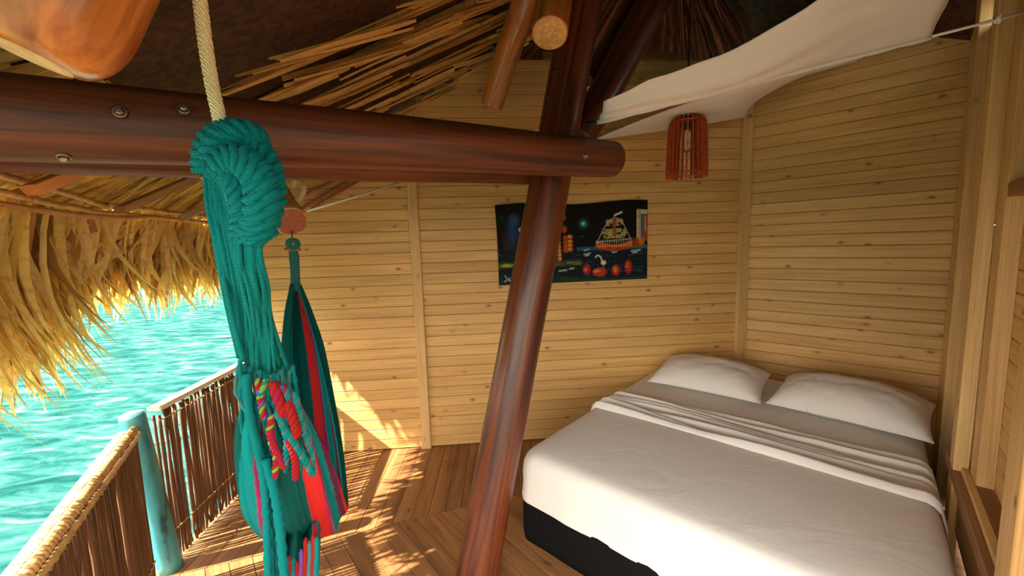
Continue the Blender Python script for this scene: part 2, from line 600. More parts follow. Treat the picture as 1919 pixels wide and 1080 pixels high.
# ------------------------------------------------------------------ framed wall on the camera's right: studs, noggins and siding
wall_f = empty('wall_front', END-DM*1.0, 'open stud framed pine wall beside the bed', None, None, 'structure')
def w3(off, t, z):
    return END+DR*(off-.3928)-DM*t+UP*z
for k_ in range(31):
    z0 = k_*.0845+.02
    plank('wall_plank', M['plank'], wall_f, w3(.392, 0, z0)+DR*.018, -DM, UP, -DR, 2.5, .0845-.002, .018, .004)
def stud(off0, off1, t0, t1, z0, z1, mat='trim'):
    plank('stud', M[mat], wall_f, w3(off1, t0, z0), UP, -DM, -DR, z1-z0, t1-t0, off1-off0, .003)
def noggin(off0, off1, t0, t1, z0, z1, mat='trim_brown'):
    plank('noggin', M[mat], wall_f, w3(off1, t0, z0), -DM, UP, -DR, t1-t0, z1-z0, off1-off0, .002)
stud(.352, .391, .02, .18, 0, 3.0)
stud(.335, .391, .30, .42, 0, 3.0)
stud(.345, .391, 1.22, 1.35, .60, 2.9)
stud(.300, .344, 1.10, 1.20, .58, 2.9)
stud(.300, .391, 1.98, 2.12, 0, 2.9)
noggin(.345, .391, 1.20, 2.5, .55, .60)
noggin(.298, .321, 1.0, 2.5, .53, .58)
noggin(.322, .344, 1.20, 2.5, .30, .60, 'trim')
noggin(.345, .391, 1.36, 1.79, 1.72, 1.77)
stud(.300, .330, 1.1, 1.2, 0, .53)

# ------------------------------------------------------------------ roof: thatch shell, hip, battens, palm leaves
ceil = empty('ceiling', APEX, 'palm thatched roof seen from below, leaves hanging at the eave', None, None, 'structure')
def kink_at(i, r):
    a = math.radians(193.85+27.69*i)
    return V((APEX.x+r*math.cos(a), APEX.y+r*math.sin(a), APEX.z-.57*r+.03))
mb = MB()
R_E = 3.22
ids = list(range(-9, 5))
vs_ = [APEX+UP*.03]+[kink_at(i, R_E if -7 <= i <= 3 else 1.65) for i in ids]  # unseen facets behind and to the right cut short to admit sky light
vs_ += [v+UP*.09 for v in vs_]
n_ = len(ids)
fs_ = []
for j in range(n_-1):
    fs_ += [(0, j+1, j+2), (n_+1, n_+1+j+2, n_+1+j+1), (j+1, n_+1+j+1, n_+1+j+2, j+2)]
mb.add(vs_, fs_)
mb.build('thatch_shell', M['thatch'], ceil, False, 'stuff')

class Facet:
    """one side of the roof: u runs along the eave, s is the horizontal distance inside the fence line"""
    def __init__(s, p, along, inward):
        s.p, s.a, s.n = p, along, inward
        s.down = (-inward-UP*.587).normalized()
        s.nrm = (UP-inward*.587).normalized()           # upward normal of the slope
    def pt(s, u, d, lift=0.0):
        q = s.p+s.a*u+s.n*d
        return V((q.x, q.y, 1.96+.587*d))-s.nrm*lift
FA = Facet(KINK, V((0, 1, 0)), V((1, 0, 0)))
FB = Facet(KINK, V((-.464, .886, 0))*-1, fence_n)

def leaf_mesh(L, w, droop, fold, taper=True, n=6, cut=False, seed=0):
    """palm leaflet: runs along +X, folded along its rib, bending towards -Z"""
    r = random.Random(seed)
    mb = MB()
    rows = []
    sway = r.uniform(-.10, .10)
    for i in range(n+1):
        t = i/n
        ww = w*(.75+.35*math.sin(PI*min(1, t*1.2)))*(1-t**3*.92 if taper else 1-.25*t)*.5
        x = L*(t-.30*droop*t*t)
        z = -L*droop*t*t*.8+r.uniform(-.004, .004)
        y = sway*L*t*t
        rows.append([V((x, y-ww, z-fold*ww)), V((x, y, z)), V((x, y+ww, z-fold*ww))])
    mb.grid(rows)
    return mb.mesh('leaf', False)

LEAVES_HANG = [leaf_mesh(1.0, .062, d, fo, True, 6, False, i) for i, (d, fo) in enumerate([(.1, .6), (.25, .4), (.4, .7), (.55, .5), (.2, .9), (.35, .2)])]
LEAVES_STRIP = [leaf_mesh(1.0, w_, .01, fo, False, 3, False, i+50) for i, (w_, fo) in enumerate([(.07, .5), (.05, .8), (.09, .35), (.06, 1.1)])]
def place_leaf(me, mat, p, dirn, nrm, L, wide, roll, as_part, bucket=None):
    ex = V(dirn).normalized()
    ez = (V(nrm)-ex*V(nrm).dot(ex)).normalized()
    ey = ez.cross(ex)
    Rl = Matrix.Rotation(roll, 3, ex)
    ey, ez = Rl @ ey, Rl @ ez
    m = frame(p, ex*L, ey*L*wide, ez*L)
    if as_part:
        link('leaf', me, mat, ceil, m)
    else:
        t = random.random()
        o = len(bucket.v)
        bucket.v += [tuple(m @ v.co) for v in me.vertices]
        bucket.f += [tuple(i+o for i in pl.vertices) for pl in me.polygons]
        bucket.c += [(t, t, t)]*len(me.vertices)

def bucket_build(b, name, mat):
    me = b.mesh(name, False)
    a = me.attributes.new('tone', 'FLOAT', 'POINT')
    a.data.foreach_set('value', [c[0] for c in b.c])
    o = link(name, me, mat, ceil)
    o['kind'] = 'stuff'

rng = random.Random(11)
bk = MB()
n_leaf = 0
# hanging eave fringe of the two sides in view
for F_, u0, u1, count in ((FA, -.15, 1.5, 720), (FB, -.2, 1.25, 760)):
    for i in range(count):
        u = rng.uniform(u0, u1)
        layer = rng.random()
        d = -.17-.10*layer+rng.uniform(-.03, .03)
        p = F_.pt(u, d, rng.uniform(.01, .05))
        lean = rng.gauss(-.18 if F_ is FA else .30, .42)
        dirn = F_.down*.40+F_.a*lean*.8+UP*rng.uniform(-1.1, -.35)
        L = rng.uniform(.38, .62) if F_ is FA else rng.uniform(.48, .86)
        if F_ is FB:
            dirn = dirn+UP*-.25
        part = (i % 11 == 0)
        mat = M['leaf'] if rng.random() < .8 else M['leaf_brown']
        if part:
            n_leaf += 1
            place_leaf(rng.choice(LEAVES_HANG), mat, p, dirn, F_.nrm, L, rng.uniform(.55, 1.7)*.62/L, rng.uniform(-1.0, 1.0), True)
        else:
            place_leaf(rng.choice(LEAVES_HANG), None, p, dirn, F_.nrm, L, rng.uniform(.55, 1.7)*.62/L, rng.uniform(-1.0, 1.0), False, bk)
# lit leaves lying along the slope just above the battens
for F_, u0, u1, count in ((FA, -.2, 1.6, 420), (FB, -.3, 1.3, 330)):
    for i in range(count):
        u = rng.uniform(u0, u1)
        d = rng.uniform(-.02, .50 if F_ is FA else .26)
        p = F_.pt(u, d, rng.uniform(.012, .035))
        dirn = F_.down+F_.a*rng.gauss(.05, .14)
        place_leaf(rng.choice(LEAVES_STRIP), None, p, dirn, F_.nrm, rng.uniform(.35, .6), rng.uniform(.5, 1.1), rng.uniform(-.5, .5), False, bk)
bucket_build(bk, 'hanging_thatch', M['leaf'])
# rows of folded leaf strips under the upper slope
def rows(F_, ang, u0, u1, d0, d1, pitch, mat, part_every, bucket, dense=1.0):
    global n_leaf
    ca, sa = math.cos(ang), math.sin(ang)
    up_dir = (F_.n*ca+F_.a*sa)
    up_dir = V((up_dir.x, up_dir.y, .587*ca)).normalized()
    side = F_.nrm.cross(up_dir).normalized()
    i = 0
    for r_ in range(40):
        off = u0+r_*pitch
        if off > u1:
            break
        d = d0+rng.uniform(0, .3)
        while d < d1:
            L = rng.uniform(.46, .62)
            nb = rng.choice((4, 5, 5, 6)) if rng.random() < dense else 0
            for q in range(nb):
                u_off = (q-(nb-1)/2)*.021+rng.uniform(-.006, .006)
                dd = d+rng.uniform(-.07, .07)
                p = F_.pt(off+u_off+(dd+L*ca)*math.tan(ang), dd+L*ca, .03+.010*(q % 3))
                fan = (q-(nb-1)/2)*-.012
                i += 1
                part = i % part_every == 0
                n_leaf += part
                place_leaf(LEAVES_STRIP[q % 4], mat if part else None, p, -up_dir+side*fan, F_.nrm, L*1.12, rng.uniform(.75, 1.1)/L*.45, rng.uniform(-.8, .8), part, bucket)
            d += L*.90
bk2 = MB()
rows(FA, math.radians(18), -.55, 1.5, .45, 2.3, .205, M['leaf_tan'], 3, bk2)
rows(FB, math.radians(-14), -.4, 1.4, .5, 2.3, .26, M['leaf_brown'], 5, bk2, .4)
bucket_build(bk2, 'leaf_strips', M['leaf_tan'])
# dark thatch of the far sides above the back wall: thin hanging ribs
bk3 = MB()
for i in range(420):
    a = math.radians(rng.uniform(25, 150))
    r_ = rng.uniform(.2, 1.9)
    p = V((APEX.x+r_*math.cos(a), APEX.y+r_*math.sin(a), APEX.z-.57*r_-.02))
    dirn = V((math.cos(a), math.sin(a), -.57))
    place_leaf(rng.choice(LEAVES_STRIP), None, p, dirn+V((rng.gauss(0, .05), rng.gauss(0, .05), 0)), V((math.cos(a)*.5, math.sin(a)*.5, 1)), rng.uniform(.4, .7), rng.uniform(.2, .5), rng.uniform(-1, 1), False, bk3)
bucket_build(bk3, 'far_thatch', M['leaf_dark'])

# battens (pairs of thin sticks), hip pole, rafter boards
for F_, u1 in ((FA, 1.3), (FB, 1.35)):
    for d in (-.075, -.125):
        a_, b_ = F_.pt(-.02, d, .10), F_.pt(u1, d, .10)
        mb = MB()
        mb.tube([lerp(a_, b_, i/8)+UP*rng.uniform(-.006, .006) for i in range(9)], .012, 7)
        o = mb.build('batten', M['log_tan'], ceil)
mb = MB()
mb.tube([KINK+HIP*s_+UP*(.04+.57*s_) for s_ in (-.1, .8, 1.7, 2.6)], [.02, .02, .022, .022], 8)
mb.v = [(x, y, z+1.93) for x, y, z in mb.v]
mb.build('hip_pole', M['log_tan'], ceil)
def roof_board(p0, p1, w, t, mat):
    ex = (p1-p0); L = ex.length; ex.normalize()
    ey = ex.cross(UP).normalized()
    plank('rafter_board', mat, ceil, p0-ey*w/2, ex, ey, ex.cross(ey)*(1 if ex.cross(ey).z > 0 else -1), L, w, t, .003)
def at_roof(x, y, F_, lift):
    return at_plane(x, y, F_.pt(0, 0, lift), F_.nrm)
roof_board(at_roof(68, 366, FB, .17), at_roof(235, 296, FB, .13), .085, .03, M['orange_board'])
roof_board(at_roof(230, 400, FB, .17), at_roof(420, 316, FB, .13), .09, .03, M['grey_board'])
roof_board(at_roof(345, 415, FA, .17), at_roof(450, 360, FA, .13), .10, .03, M['grey_board'])
# red painted sticks where the roof meets the wall
for a_, b_ in (((556, 398), (668, 331)), ((585, 392), (690, 328)), ((560, 372), (640, 332))):
    mb = MB()
    mb.tube([at_plane(*a_, V((0, BACK_Y-.05, 0)), Y), at_plane(*b_, V((0, BACK_Y-.05, 0)), Y)], .011, 7)
    mb.build('red_stick', M['cut_red'], ceil)
mb = MB()
st = spline([at(-40, 372, 1.2), at(60, 392, 1.3), at(200, 408, 1.45), at(300, 406, 1.6)], 14)
mb.tube(st, [.006, .008, .009, .011, .012, .012, .012, .012, .012, .011, .010, .008, .006, .003], 6)
mb.build('palm_stalk', M['leaf_brown'], ceil)
mb = MB()
mb.tube([at(702, -20, 2.0), at(712, 30, 2.0), at(721, 72, 2.0)], [.005, .005, .0035], 6)
mb.build('hanging_twig', M['log_tan'], ceil)
for pts in (((470, 150, 1.9), (520, 112, 2.0), (600, 60, 2.15)), ((340, 120, 1.6), (430, 80, 1.8), (560, 22, 2.0)), ((232, 148, 1.3), (330, 118, 1.45), (420, 88, 1.6))):
    mb = MB()
    P = spline([at(*p) for p in pts], 10)
    sd2 = (P[-1]-P[0]).cross(CAM_F).normalized()
    mb.grid([[p-sd2*.016*math.sin(PI*(i+1)/11), p+UP*.004, p+sd2*.016*math.sin(PI*(i+1)/11)] for i, p in enumerate(P)])
    solidify(mb.build('leaf', M['leaf_brown'], ceil), .002)

# ------------------------------------------------------------------ reed fence on two sides, with a painted post between
def reed_mesh(seed):
    r = random.Random(seed)
    hs = [0.0, .06, .13, .30, .45, .62, .74, .83]
    j = [1, .6, .15, .25, .4, .8, .3, .1]
    mb = MB()
    mb.tube([(r.uniform(-.007, .007)*a, r.uniform(-.004, .004)*a, h) for h, a in zip(hs, j)],
            [.0048+r.uniform(0, .0015), .0056, .0075, .007, .0068, .0052+r.uniform(0, .0022), .0075, .0075], 6)
    return mb.mesh('reed', True)
REEDS = [reed_mesh(i) for i in range(10)]
def fence(a, b, label, pitch=.0128):
    a, b = V(a), V(b)
    e_ = (b-a).normalized()
    L = (b-a).length
    n_in = V((e_.y, -e_.x, 0))
    if n_in.dot(V((1, 1.5, 0))-a) < 0:
        n_in = -n_in
    fz = empty('reed_fence', lerp(a, b, .5), label, 'fence', 'reed panels along the deck edge')
    k_ = 0
    x = .0
    while x < L:
        if not (rng.random() < .035):
            ang = rng.uniform(0, 2*PI)
            q = a+e_*x+n_in*rng.uniform(-.004, .004)
            m = Matrix.Translation(q+UP*rng.uniform(.0, .015)) @ Matrix.Rotation(rng.gauss(0, .010), 4, n_in) @ Matrix.Rotation(ang, 4, 'Z') @ Matrix.Diagonal((1, 1, rng.uniform(.945, .98), 1))
            link('reed', REEDS[k_ % 10], M['reed'], fz, m)
        k_ += 1
        x += pitch*rng.uniform(.85, 1.12)
    # binding cords
    for h in (.17, .77):
        pts = [a+e_*(L*i/120)+n_in*(.010+.003*math.sin(i*2.1))+UP*(h+.004*math.sin(i*2.7)) for i in range(121)]
        mb = MB()
        mb.tube(pts, .0035, 5)
        mb.build('binding_cord', M['log_tan'], fz)
    return fz, a, e_, n_in, L
A0, A1 = KINK+V((-.02, .10, 0)), V((-1.70, BACK_Y-.01, 0))
fz, a, e_, n_in, L = fence(A0, A1, 'reed fence panel from the teal post to the boarded wall')
plank('top_rail', M['rail'], fz, a+n_in*.030+UP*.825, e_, -n_in, UP, L, .065, .022, .006)
B0, B1 = KINK+V((.045, -.10, 0)), KINK2+V((.10, -.19, 0))
fz, a, e_, n_in, L = fence(B0, B1, 'reed fence panel on the near side of the teal post')
plank('top_rail', M['rail'], fz, a-n_in*.016+UP*.80, e_, -n_in, UP, L, .040, .022, .006)
plank('inner_batten', M['log_tan'], fz, a+n_in*.024+UP*.79, e_, -n_in, UP, L, .012, .016, .004)
for i in range(84):
    mb = MB()
    c_ = a+e_*(L*(i+.5)/84)+UP*.823
    mb.tube([c_-n_in*.010+UP*-.012, c_-n_in*.009+UP*.003, c_+UP*(.006+rng.uniform(0, .004)), c_+n_in*.010+UP*.003, c_+n_in*.012-UP*.012], .0070, 6)
    mb.build('reed_stub', M['log_tan'], fz)
pt_ = empty('fence_post', KINK+V((.045, 0, 0)), 'worn teal painted round post between two reed fence panels', 'post')
mb = MB()
pc = V((-1.655, 1.975, 0))
pl = V((-.008, -.088, .868))
mb.tube([pc+pl*(z/.868) for z in (0, .05, .3, .6, .855, .868)], [.05, .05, .05, .049, .048, .043], 20)
mb.build('shaft', M['post_paint'], pt_)
mb = MB()
mb.tube([pc+pl*.93+V((.030, -.030, 0)), pc+pl*.93+V((.042, -.042, 0))], [.010, .008], 8)
mb.build('bolt', M['steel'], pt_)

# ------------------------------------------------------------------ logs
def log(name, label, p0, p1, r0, r1, mat, cut='cut', bend=.008, group=None, ends=(False, True), roundness=.02, cat='beam', seed=0, n=26):
    """round log from p0 to p1, built along its own z axis; visible ends get a sawn face of their own"""
    r = random.Random(seed+5)
    p0, p1 = V(p0), V(p1)
    ax = p1-p0
    L = ax.length
    root = empty(name, p0, label, cat, group)
    q = ax.to_track_quat('Z', 'Y')
    mw = Matrix.Translation(p0) @ q.to_matrix().to_4x4()
    mb = MB()
    rings = []
    N = 22
    ph = r.uniform(0, 6)
    rq = [0, .06, .16, .30, .48, .72, 1.0]
    zs = [roundness*q_ for q_ in rq]+[roundness+(L-2*roundness)*i/N for i in range(1, N)]+[L-roundness*q_ for q_ in reversed(rq)]
    for z in zs:
        t = z/L
        rad = r0*(1-t)+r1*t
        e_ = min(z, L-z)
        if e_ < roundness:
            u_ = (roundness-e_)/roundness
            rad -= min(roundness*.9, rad*.5)*(1-math.sqrt(max(0, 1-u_*u_)))
        cx, cy = bend*math.sin(PI*t+ph*.1), bend*.6*math.sin(2*PI*t+ph)
        ring = []
        for j in range(n):
            a = 2*PI*j/n
            rr = rad*(1+.035*noise.noise(V((math.cos(a)*1.2+seed*3, math.sin(a)*1.2, z*1.6)))+.012*noise.noise(V((math.cos(a)*4, math.sin(a)*4+seed, z*3))))
            ring.append(V((cx+rr*math.cos(a), cy+rr*math.sin(a), z)))
        rings.append(ring)
    mb.grid(rings, closed=True)
    link('shaft', mb.mesh('shaft', True), mat, root, mw)
    for flag, ring, dz in ((ends[0], rings[0], -1), (ends[1], rings[-1], 1)):
        if True:
            c_ = sum(ring, V((0, 0, 0)))/len(ring)
            mid = [c_+(p-c_)*.55+V((0, 0, dz*.002)) for p in ring]
            mb = MB()
            mb.add(ring+mid+[c_+V((0, 0, dz*.003))], [(i, (i+1) % n, (i+1) % n+n, i+n) for i in range(n)]+[(i+n, (i+1) % n+n, 2*n) for i in range(n)])
            link('cut_end', mb.mesh('cut_end', False), M[cut] if flag else mat, root, mw)
    return root, mw

def bolt(root, p, nrm, r=.012, rec=.02):
    nrm = V(nrm).normalized()
    mb = MB()
    mb.tube([p-nrm*.004, p+nrm*.002], [rec, rec*.9], 16)
    h = mb.build('washer', M['bolt_hole'], root)
    mb = MB()
    mb.tube([p, p+nrm*.008, p+nrm*.012], [r, r, r*.6], 6)
    mb.build('bolt_head', M['steel'], root, False)
    for rr in (.75,):
        mb = MB()
        mb.tube([p+V(nrm.orthogonal().normalized()*math.cos(a)+nrm.cross(nrm.orthogonal().normalized())*math.sin(a))*rec*rr+nrm*.002 for a in [2*PI*i/14 for i in range(15)]], .0022, 5, False)
        mb.build('washer_ring', M['steel'], root)

# front tie beam
b0, b1 = at(-260, 198, .66), at(1150, 298, 1.78)
fb, mw = log('tie_beam', 'near varnished dark log beam crossing in front of the leaning post', b0, b1, .081, .079, M['log_beam'], 'log' if False else 'cut', .006, 'paired tie beams', (False, False), .03, 'beam', 1, 32)
bt = (b1-b0).normalized()
def on_beam(x, y):
    # point of the beam's skin under a pixel
    r = (CAM_R*((x-960)/F_PX)+CAM_D*((y-540)/F_PX)+CAM_F).normalized()
    best = None
    for i in range(400):
        s_ = .3+i*.005
        p = CAM_O+r*s_
        q = b0+bt*((p-b0).dot(bt))
        rad = .081-.002*((p-b0).dot(bt)/(b1-b0).length)
        if (p-q).length < rad:
            return p, (p-q).normalized()
    return p, V((0, -1, 0))
for (x, y) in ((225, 210), (345, 205), (120, 293), (1098, 292)):
    p, nn = on_beam(x, y)
    bolt(fb, p, nn, .009 if x > 1000 else .0075, .016 if x > 1000 else .013)
# rear tie beam
off = V((.085, .27, 0))
log('tie_beam', 'rear varnished log beam behind the leaning post', b0-bt*.6+V((-.12, .31, .030)), at(1040, 318, 2.10)+V((.05, .05, 0)), .072, .078, M['log_beam'], 'cut', .006, 'paired tie beams', (False, False), .02, 'beam', 2)
# leaning post
p0, p2 = V((-.085, 1.735, 0)), at(1108, -80, 1.93)
lp, mw = log('leaning_post', 'dark glossy log post leaning from the floor up to the roof', p0, p2, .103, .098, M['log'], 'cut', .012, None, (False, False), .01, 'post', 3, 32)
for x, y in ((1040, 133), (1026, 182)):
    bp_ = at(x, y, 1.82)
    mb = MB()
    mb.tube([bp_+V((.02, .0, 0)), bp_, bp_-CAM_R*.012], [.009, .011, .008], 8)
    mb.build('bolt', M['bolt_hole'], lp)
# brace to the right of the post
log('diagonal_brace', 'dark log brace leaning right from the top of the post', at(1085, 262, 2.05), at(1262, -60, 2.2), .085, .09, M['log'], 'cut', .008, None, (False, False), .01, 'beam', 4)
log('roof_pole', 'thin dark pole between the leaning post and the brace', at(1100, 150, 2.22), at(1215, -40, 2.4), .045, .045, M['log'], 'cut', .005, None, (False, False), .01, 'beam', 5)
# stub with a sawn end in front of the post
log('short_log', 'short log with pale sawn end fixed before the leaning post', at(1050, -90, 1.84), at(1031, 64, 1.66), .080, .078, M['log_orange'], 'cut', .004, None, (False, True), .006, 'log', 6)
# rafter to the back wall
log('rafter', 'amber log rafter ending at the back wall', at(1005, -50, 2.15), at(922, 196, 2.62), .080, .076, M['log_orange'], 'log' if False else 'cut', .01, None, (False, False), .01, 'beam', 7)
# big log top left
lg = at(62, 80, .56)
log('roof_strut', 'thick glossy amber log resting its end on the near tie beam', lg+V((.35, .15, .9))*.95, lg-V((.35, .15, .9))*.02, .100, .096, M['log_orange'], 'cut_tan', .004, None, (False, True), .09, 'log', 8, 40)
# hammock log
hl0, hl1 = at(470, 292, 2.55), at(546, 416, 2.08)
log('eave_log', 'pale log with red painted end holding the hammock', hl0, hl1, .082, .084, M['log_tan'], 'cut_red', .004, None, (False, True), .008, 'log', 9)

# ------------------------------------------------------------------ bed
BO = V((.135, 1.945, 0))
def bp(a, b, z=0.0):
    return BO+DR*a+DM*b+UP*z
BW, BL = 1.585, 2.06
def ring_rect(x0, x1, y0, y1, r, z, wob=0.0, seed=0, nc=8, ns=18):
    pts = []
    cs = [((x1-r, y0+r), -PI/2), ((x1-r, y1-r), 0), ((x0+r, y1-r), PI/2), ((x0+r, y0+r), PI)]
    for i, ((cx, cy), a0) in enumerate(cs):
        arc = [(cx+r*math.cos(a0+PI/2*j/nc), cy+r*math.sin(a0+PI/2*j/nc)) for j in range(nc+1)]
        pts += arc
        nx, na0 = cs[(i+1) % 4]
        s_ = (nx[0]+r*math.cos(na0), nx[1]+r*math.sin(na0))
        for j in range(1, ns):
            t = j/ns
            pts.append((arc[-1][0]*(1-t)+s_[0]*t, arc[-1][1]*(1-t)+s_[1]*t))
    out = []
    cx, cy = (x0+x1)/2, (y0+y1)/2
    for x, y in pts:
        w_ = wob*noise.noise(V((x*7+seed, y*7, z*2.5)))
        dx, dy = x-cx, y-cy
        l_ = math.hypot(dx, dy)
        out.append(bp(x+dx/l_*w_, y+dy/l_*w_, z))
    return out
bed = empty('bed', bp(BW/2, BL/2), 'wide bed with white fitted sheet on a low black base', 'bed')
mb = MB()
rows_ = [ring_rect(.02, BW-.02, .02, BL-.02, .04, z, 0) for z in (.05,)]
for z, ins, wob in ((.05, .004, .004), (.10, 0, .006), (.19, 0, .006), (.275, .0, .006), (.29, .012, .0), (.29, .3, 0)):
    rows_.append(ring_rect(ins, BW-ins, ins, BL-ins, .07, z, wob))
mb.grid(rows_, closed=True)
mb.build('base', M['bed_base'], bed)
for a_, b_ in ((.10, .10), (BW-.1, .10), (.10, BL-.1), (BW-.1, BL-.1), (.10, BL/2)):
    mb = MB()
    mb.tube([bp(a_, b_, 0), bp(a_, b_, .055)], [.022, .028], 12)
    mb.build('foot', M['black'], bed)
mb = MB()
rows_ = []
for z, ins, wob in ((.268, -.004, .012), (.29, -.006, .014), (.32, -.002, .014), (.36, .0, .010), (.42, .0, .007), (.465, .004, .005), (.495, .014, .003), (.515, .030, .002), (.526, .055, .001), (.530, .09, 0)):
    rows_.append(ring_rect(ins, BW-ins, ins, BL-ins, .085, z, wob, 3))
for q in (.2, .4, .6, .77):
    rows_.append(ring_rect(q, BW-q, q, BL-q, .02, .532, 0))
mb.grid(rows_, closed=True)
n_r = len(rows_[0])
mb.f.append(tuple((len(rows_)-1)*n_r+j for j in range(n_r)))
mb.build('mattress', M['sheet'], bed)

# folded top sheet bunched across the bed
fs = empty('folded_sheet', bp(BW/2, .95, .53), 'white top sheet folded back in long ridges across the bed', 'sheet')
mb = MB()
rows_ = []
ridges = [(.025, .026, .020), (.075, .012, .012), (.13, .022, .017), (.185, .016, .010), (.22, .012, .022), (.30, .020, .012), (.35, .010, .014)]
for i in range(91):
    v = i/90
    row = []
    for j in range(73):
        u = j/72
        a_ = -.014+(BW+.028)*u
        skew = .03*(u-.3)+.012*math.sin(u*5.0)
        bb = .735+v*.40+skew
        z = .535
        for c_, h_, w_ in ridges:
            c2 = c_+(.0 if c_ < .03 else 1)*(.020*math.sin(u*3.1+c_*31)+.050*noise.noise(V((u*2.2, c_*20, 0))))
            h2 = h_*(.85+1.5*noise.noise(V((u*2.6, c_*17, 4))))
            z += max(0, h2)*math.exp(-((v*.40-c2)/w_)**2)
        z += .003*noise.noise(V((a_*9, bb*16, 1)))
        if v == 0 or v == 1:
            z = .530
        edge = min(a_+.014, BW+.014-a_)
        if edge < .07:
            t = 1-edge/.07
            z -= .075*t*t+(.0 if edge > 0.001 else .05)
        row.append(bp(a_, bb, z))
    rows_.append(row)
mb.grid(rows_)
mb.build('cloth', M['sheet'], fs)

def pillow(label, ca, cb, wid, dep, hei, yaw, tilt, seed):
    root = empty('pillow', bp(ca, cb, .54), label, 'pillow', 'bed pillows')
    mb = MB()
    R_ = frame(bp(ca, cb, .545), DR, DM, UP) @ Matrix.Rotation(yaw, 4, 'Z') @ Matrix.Rotation(tilt, 4, 'X')
    N1, N2 = 44, 32
    for sgn in (1, -1):
        rows_ = []
        for i in range(N2+1):
            v = -1+2*i/N2
            row = []
            for j in range(N1+1):
                u = -1+2*j/N1
                sx = 1-.055*(1-u*u*0)*(1-v*v)*abs(u)**3
                sy = 1-.09*(1-u*u)*abs(v)**3
                x, y = wid/2*u*sx, dep/2*v*sy
                hgt = max(0, 1-abs(u)**2.6)**.62*max(0, 1-abs(v)**2.4)**.62
                z = hei*hgt*(.78 if sgn > 0 else -.22)
                z += .010*noise.noise(V((u*2.2+seed, v*3.0, 2)))*hgt+.006*noise.noise(V((u*7+seed, v*5, 5)))*hgt**.5*sgn
                row.append(R_ @ V((x, y, z+hei*.22)))
            rows_.append(row if sgn > 0 else row[::-1])
        mb.grid(rows_)
    o = mb.build('pillowcase', M['sheet'], root)
    mb = MB()
    sm = []
    for i in range(33):
        v = -1+2*i/32
        hgt = max(0, 1-.45**2.6)**.62*max(0, 1-abs(v)**2.4)**.62
        sm.append(R_ @ V((wid/2*-.42, dep/2*v*.93, hei*(.78*hgt+.22)+.002)))
    mb.tube(sm, .0022, 5)
    mb.build('seam', M['sheet'], root)
pillow('plump white pillow nearer the painting wall', .475, 1.60, .73, .50, .18, math.radians(3), math.radians(7), 1)
pillow('plump white pillow nearer the framed stud wall', 1.255, 1.60, .73, .50, .19, math.radians(-5), math.radians(6), 2)

# ------------------------------------------------------------------ painting (flat print on canvas)
PX0, PX1, PZ0, PZ1 = .118, 1.304, 1.299, 1.908
NX, NZ = 342, 176
gx, gz = np.meshgrid(np.linspace(0, 1, NX), np.linspace(0, 1, NZ))     # gz = 0 at the bottom
def srgb(r, g, b):
    return np.array([((c/255)/12.92 if c < 10 else ((c/255+.055)/1.055)**2.4) for c in (r, g, b)])
img = np.zeros((NZ, NX, 3))
img[:] = srgb(14, 13, 12)
prs = np.random.RandomState(3)
def soft(nx, nz):
    a = prs.rand(nz, nx)
    zi = np.clip(gz*(nz-1), 0, nz-1.001); xi = np.clip(gx*(nx-1), 0, nx-1.001)
    z0, x0 = zi.astype(int), xi.astype(int)
    fz_, fx_ = zi-z0, xi-x0
    return (a[z0, x0]*(1-fx_)+a[z0, x0+1]*fx_)*(1-fz_)+(a[z0+1, x0]*(1-fx_)+a[z0+1, x0+1]*fx_)*fz_
def dab(mask, col, alpha=1.0):
    m = (np.clip(mask, 0, 1)*alpha)[..., None]
    img[:] = img*(1-m)+srgb(*col)*m
def ell(cx, cz, rx, rz, soft_=.25):
    d = np.sqrt(((gx-cx)/rx)**2+((gz-cz)/rz)**2)
    return np.clip((1-d)/soft_, 0, 1)
def stroke(pts, w, asp=1.95):
    d = np.full(gx.shape, 9.)
    for (x0, z0), (x1, z1) in zip(pts[:-1], pts[1:]):
        ax, az = (x1-x0)*asp, z1-z0
        t = np.clip((((gx-x0)*asp)*ax+(gz-z0)*az)/(ax*ax+az*az+1e-9), 0, 1)
        d = np.minimum(d, np.hypot((gx-x0)*asp-ax*t, gz-z0-az*t))
    return np.clip((w-d)/(w*.5), 0, 1)
noi, noi2 = soft(60, 80), soft(24, 90)
# dark rocks and foliage at the left, glow around them
dab(ell(.10, .62, .055, .26, .7), (40, 78, 128), .75)
dab(ell(.115, .80, .045, .10, .6), (58, 98, 150), .6)
dab(ell(.06, .50, .045, .22, .7), (52, 44, 48), .8)
dab(ell(.13, .45, .05, .16, .6), (48, 34, 42), .8)
dab(ell(.04, .82, .05, .10, .9), (20, 46, 22), .7)
dab(ell(.155, .68, .018, .035), (200, 200, 190))
dab(ell(.25, .72, .10, .2, .9), (30, 70, 45), .7)
# water
w_ = np.clip((.455-gz)/.03, 0, 1)
dab(w_, (16, 32, 42), .9)
dab(w_*(noi2 > .74), (44, 84, 104), .6)
dab(w_*np.clip(1-abs(gz-.43)/.05, 0, 1)*(gx > .52), (60, 115, 150), .8)
for x0, x1, z in ((.57, .60, .40), (.57, .61, .35), (.58, .60, .33), (.75, .80, .39), (.76, .79, .36), (.89, .95, .37), (.90, .93, .345), (.40, .45, .15), (.47, .50, .17)):
    dab(stroke([(x0, z), (x1, z+.01)], .012), (185, 205, 205), .9)
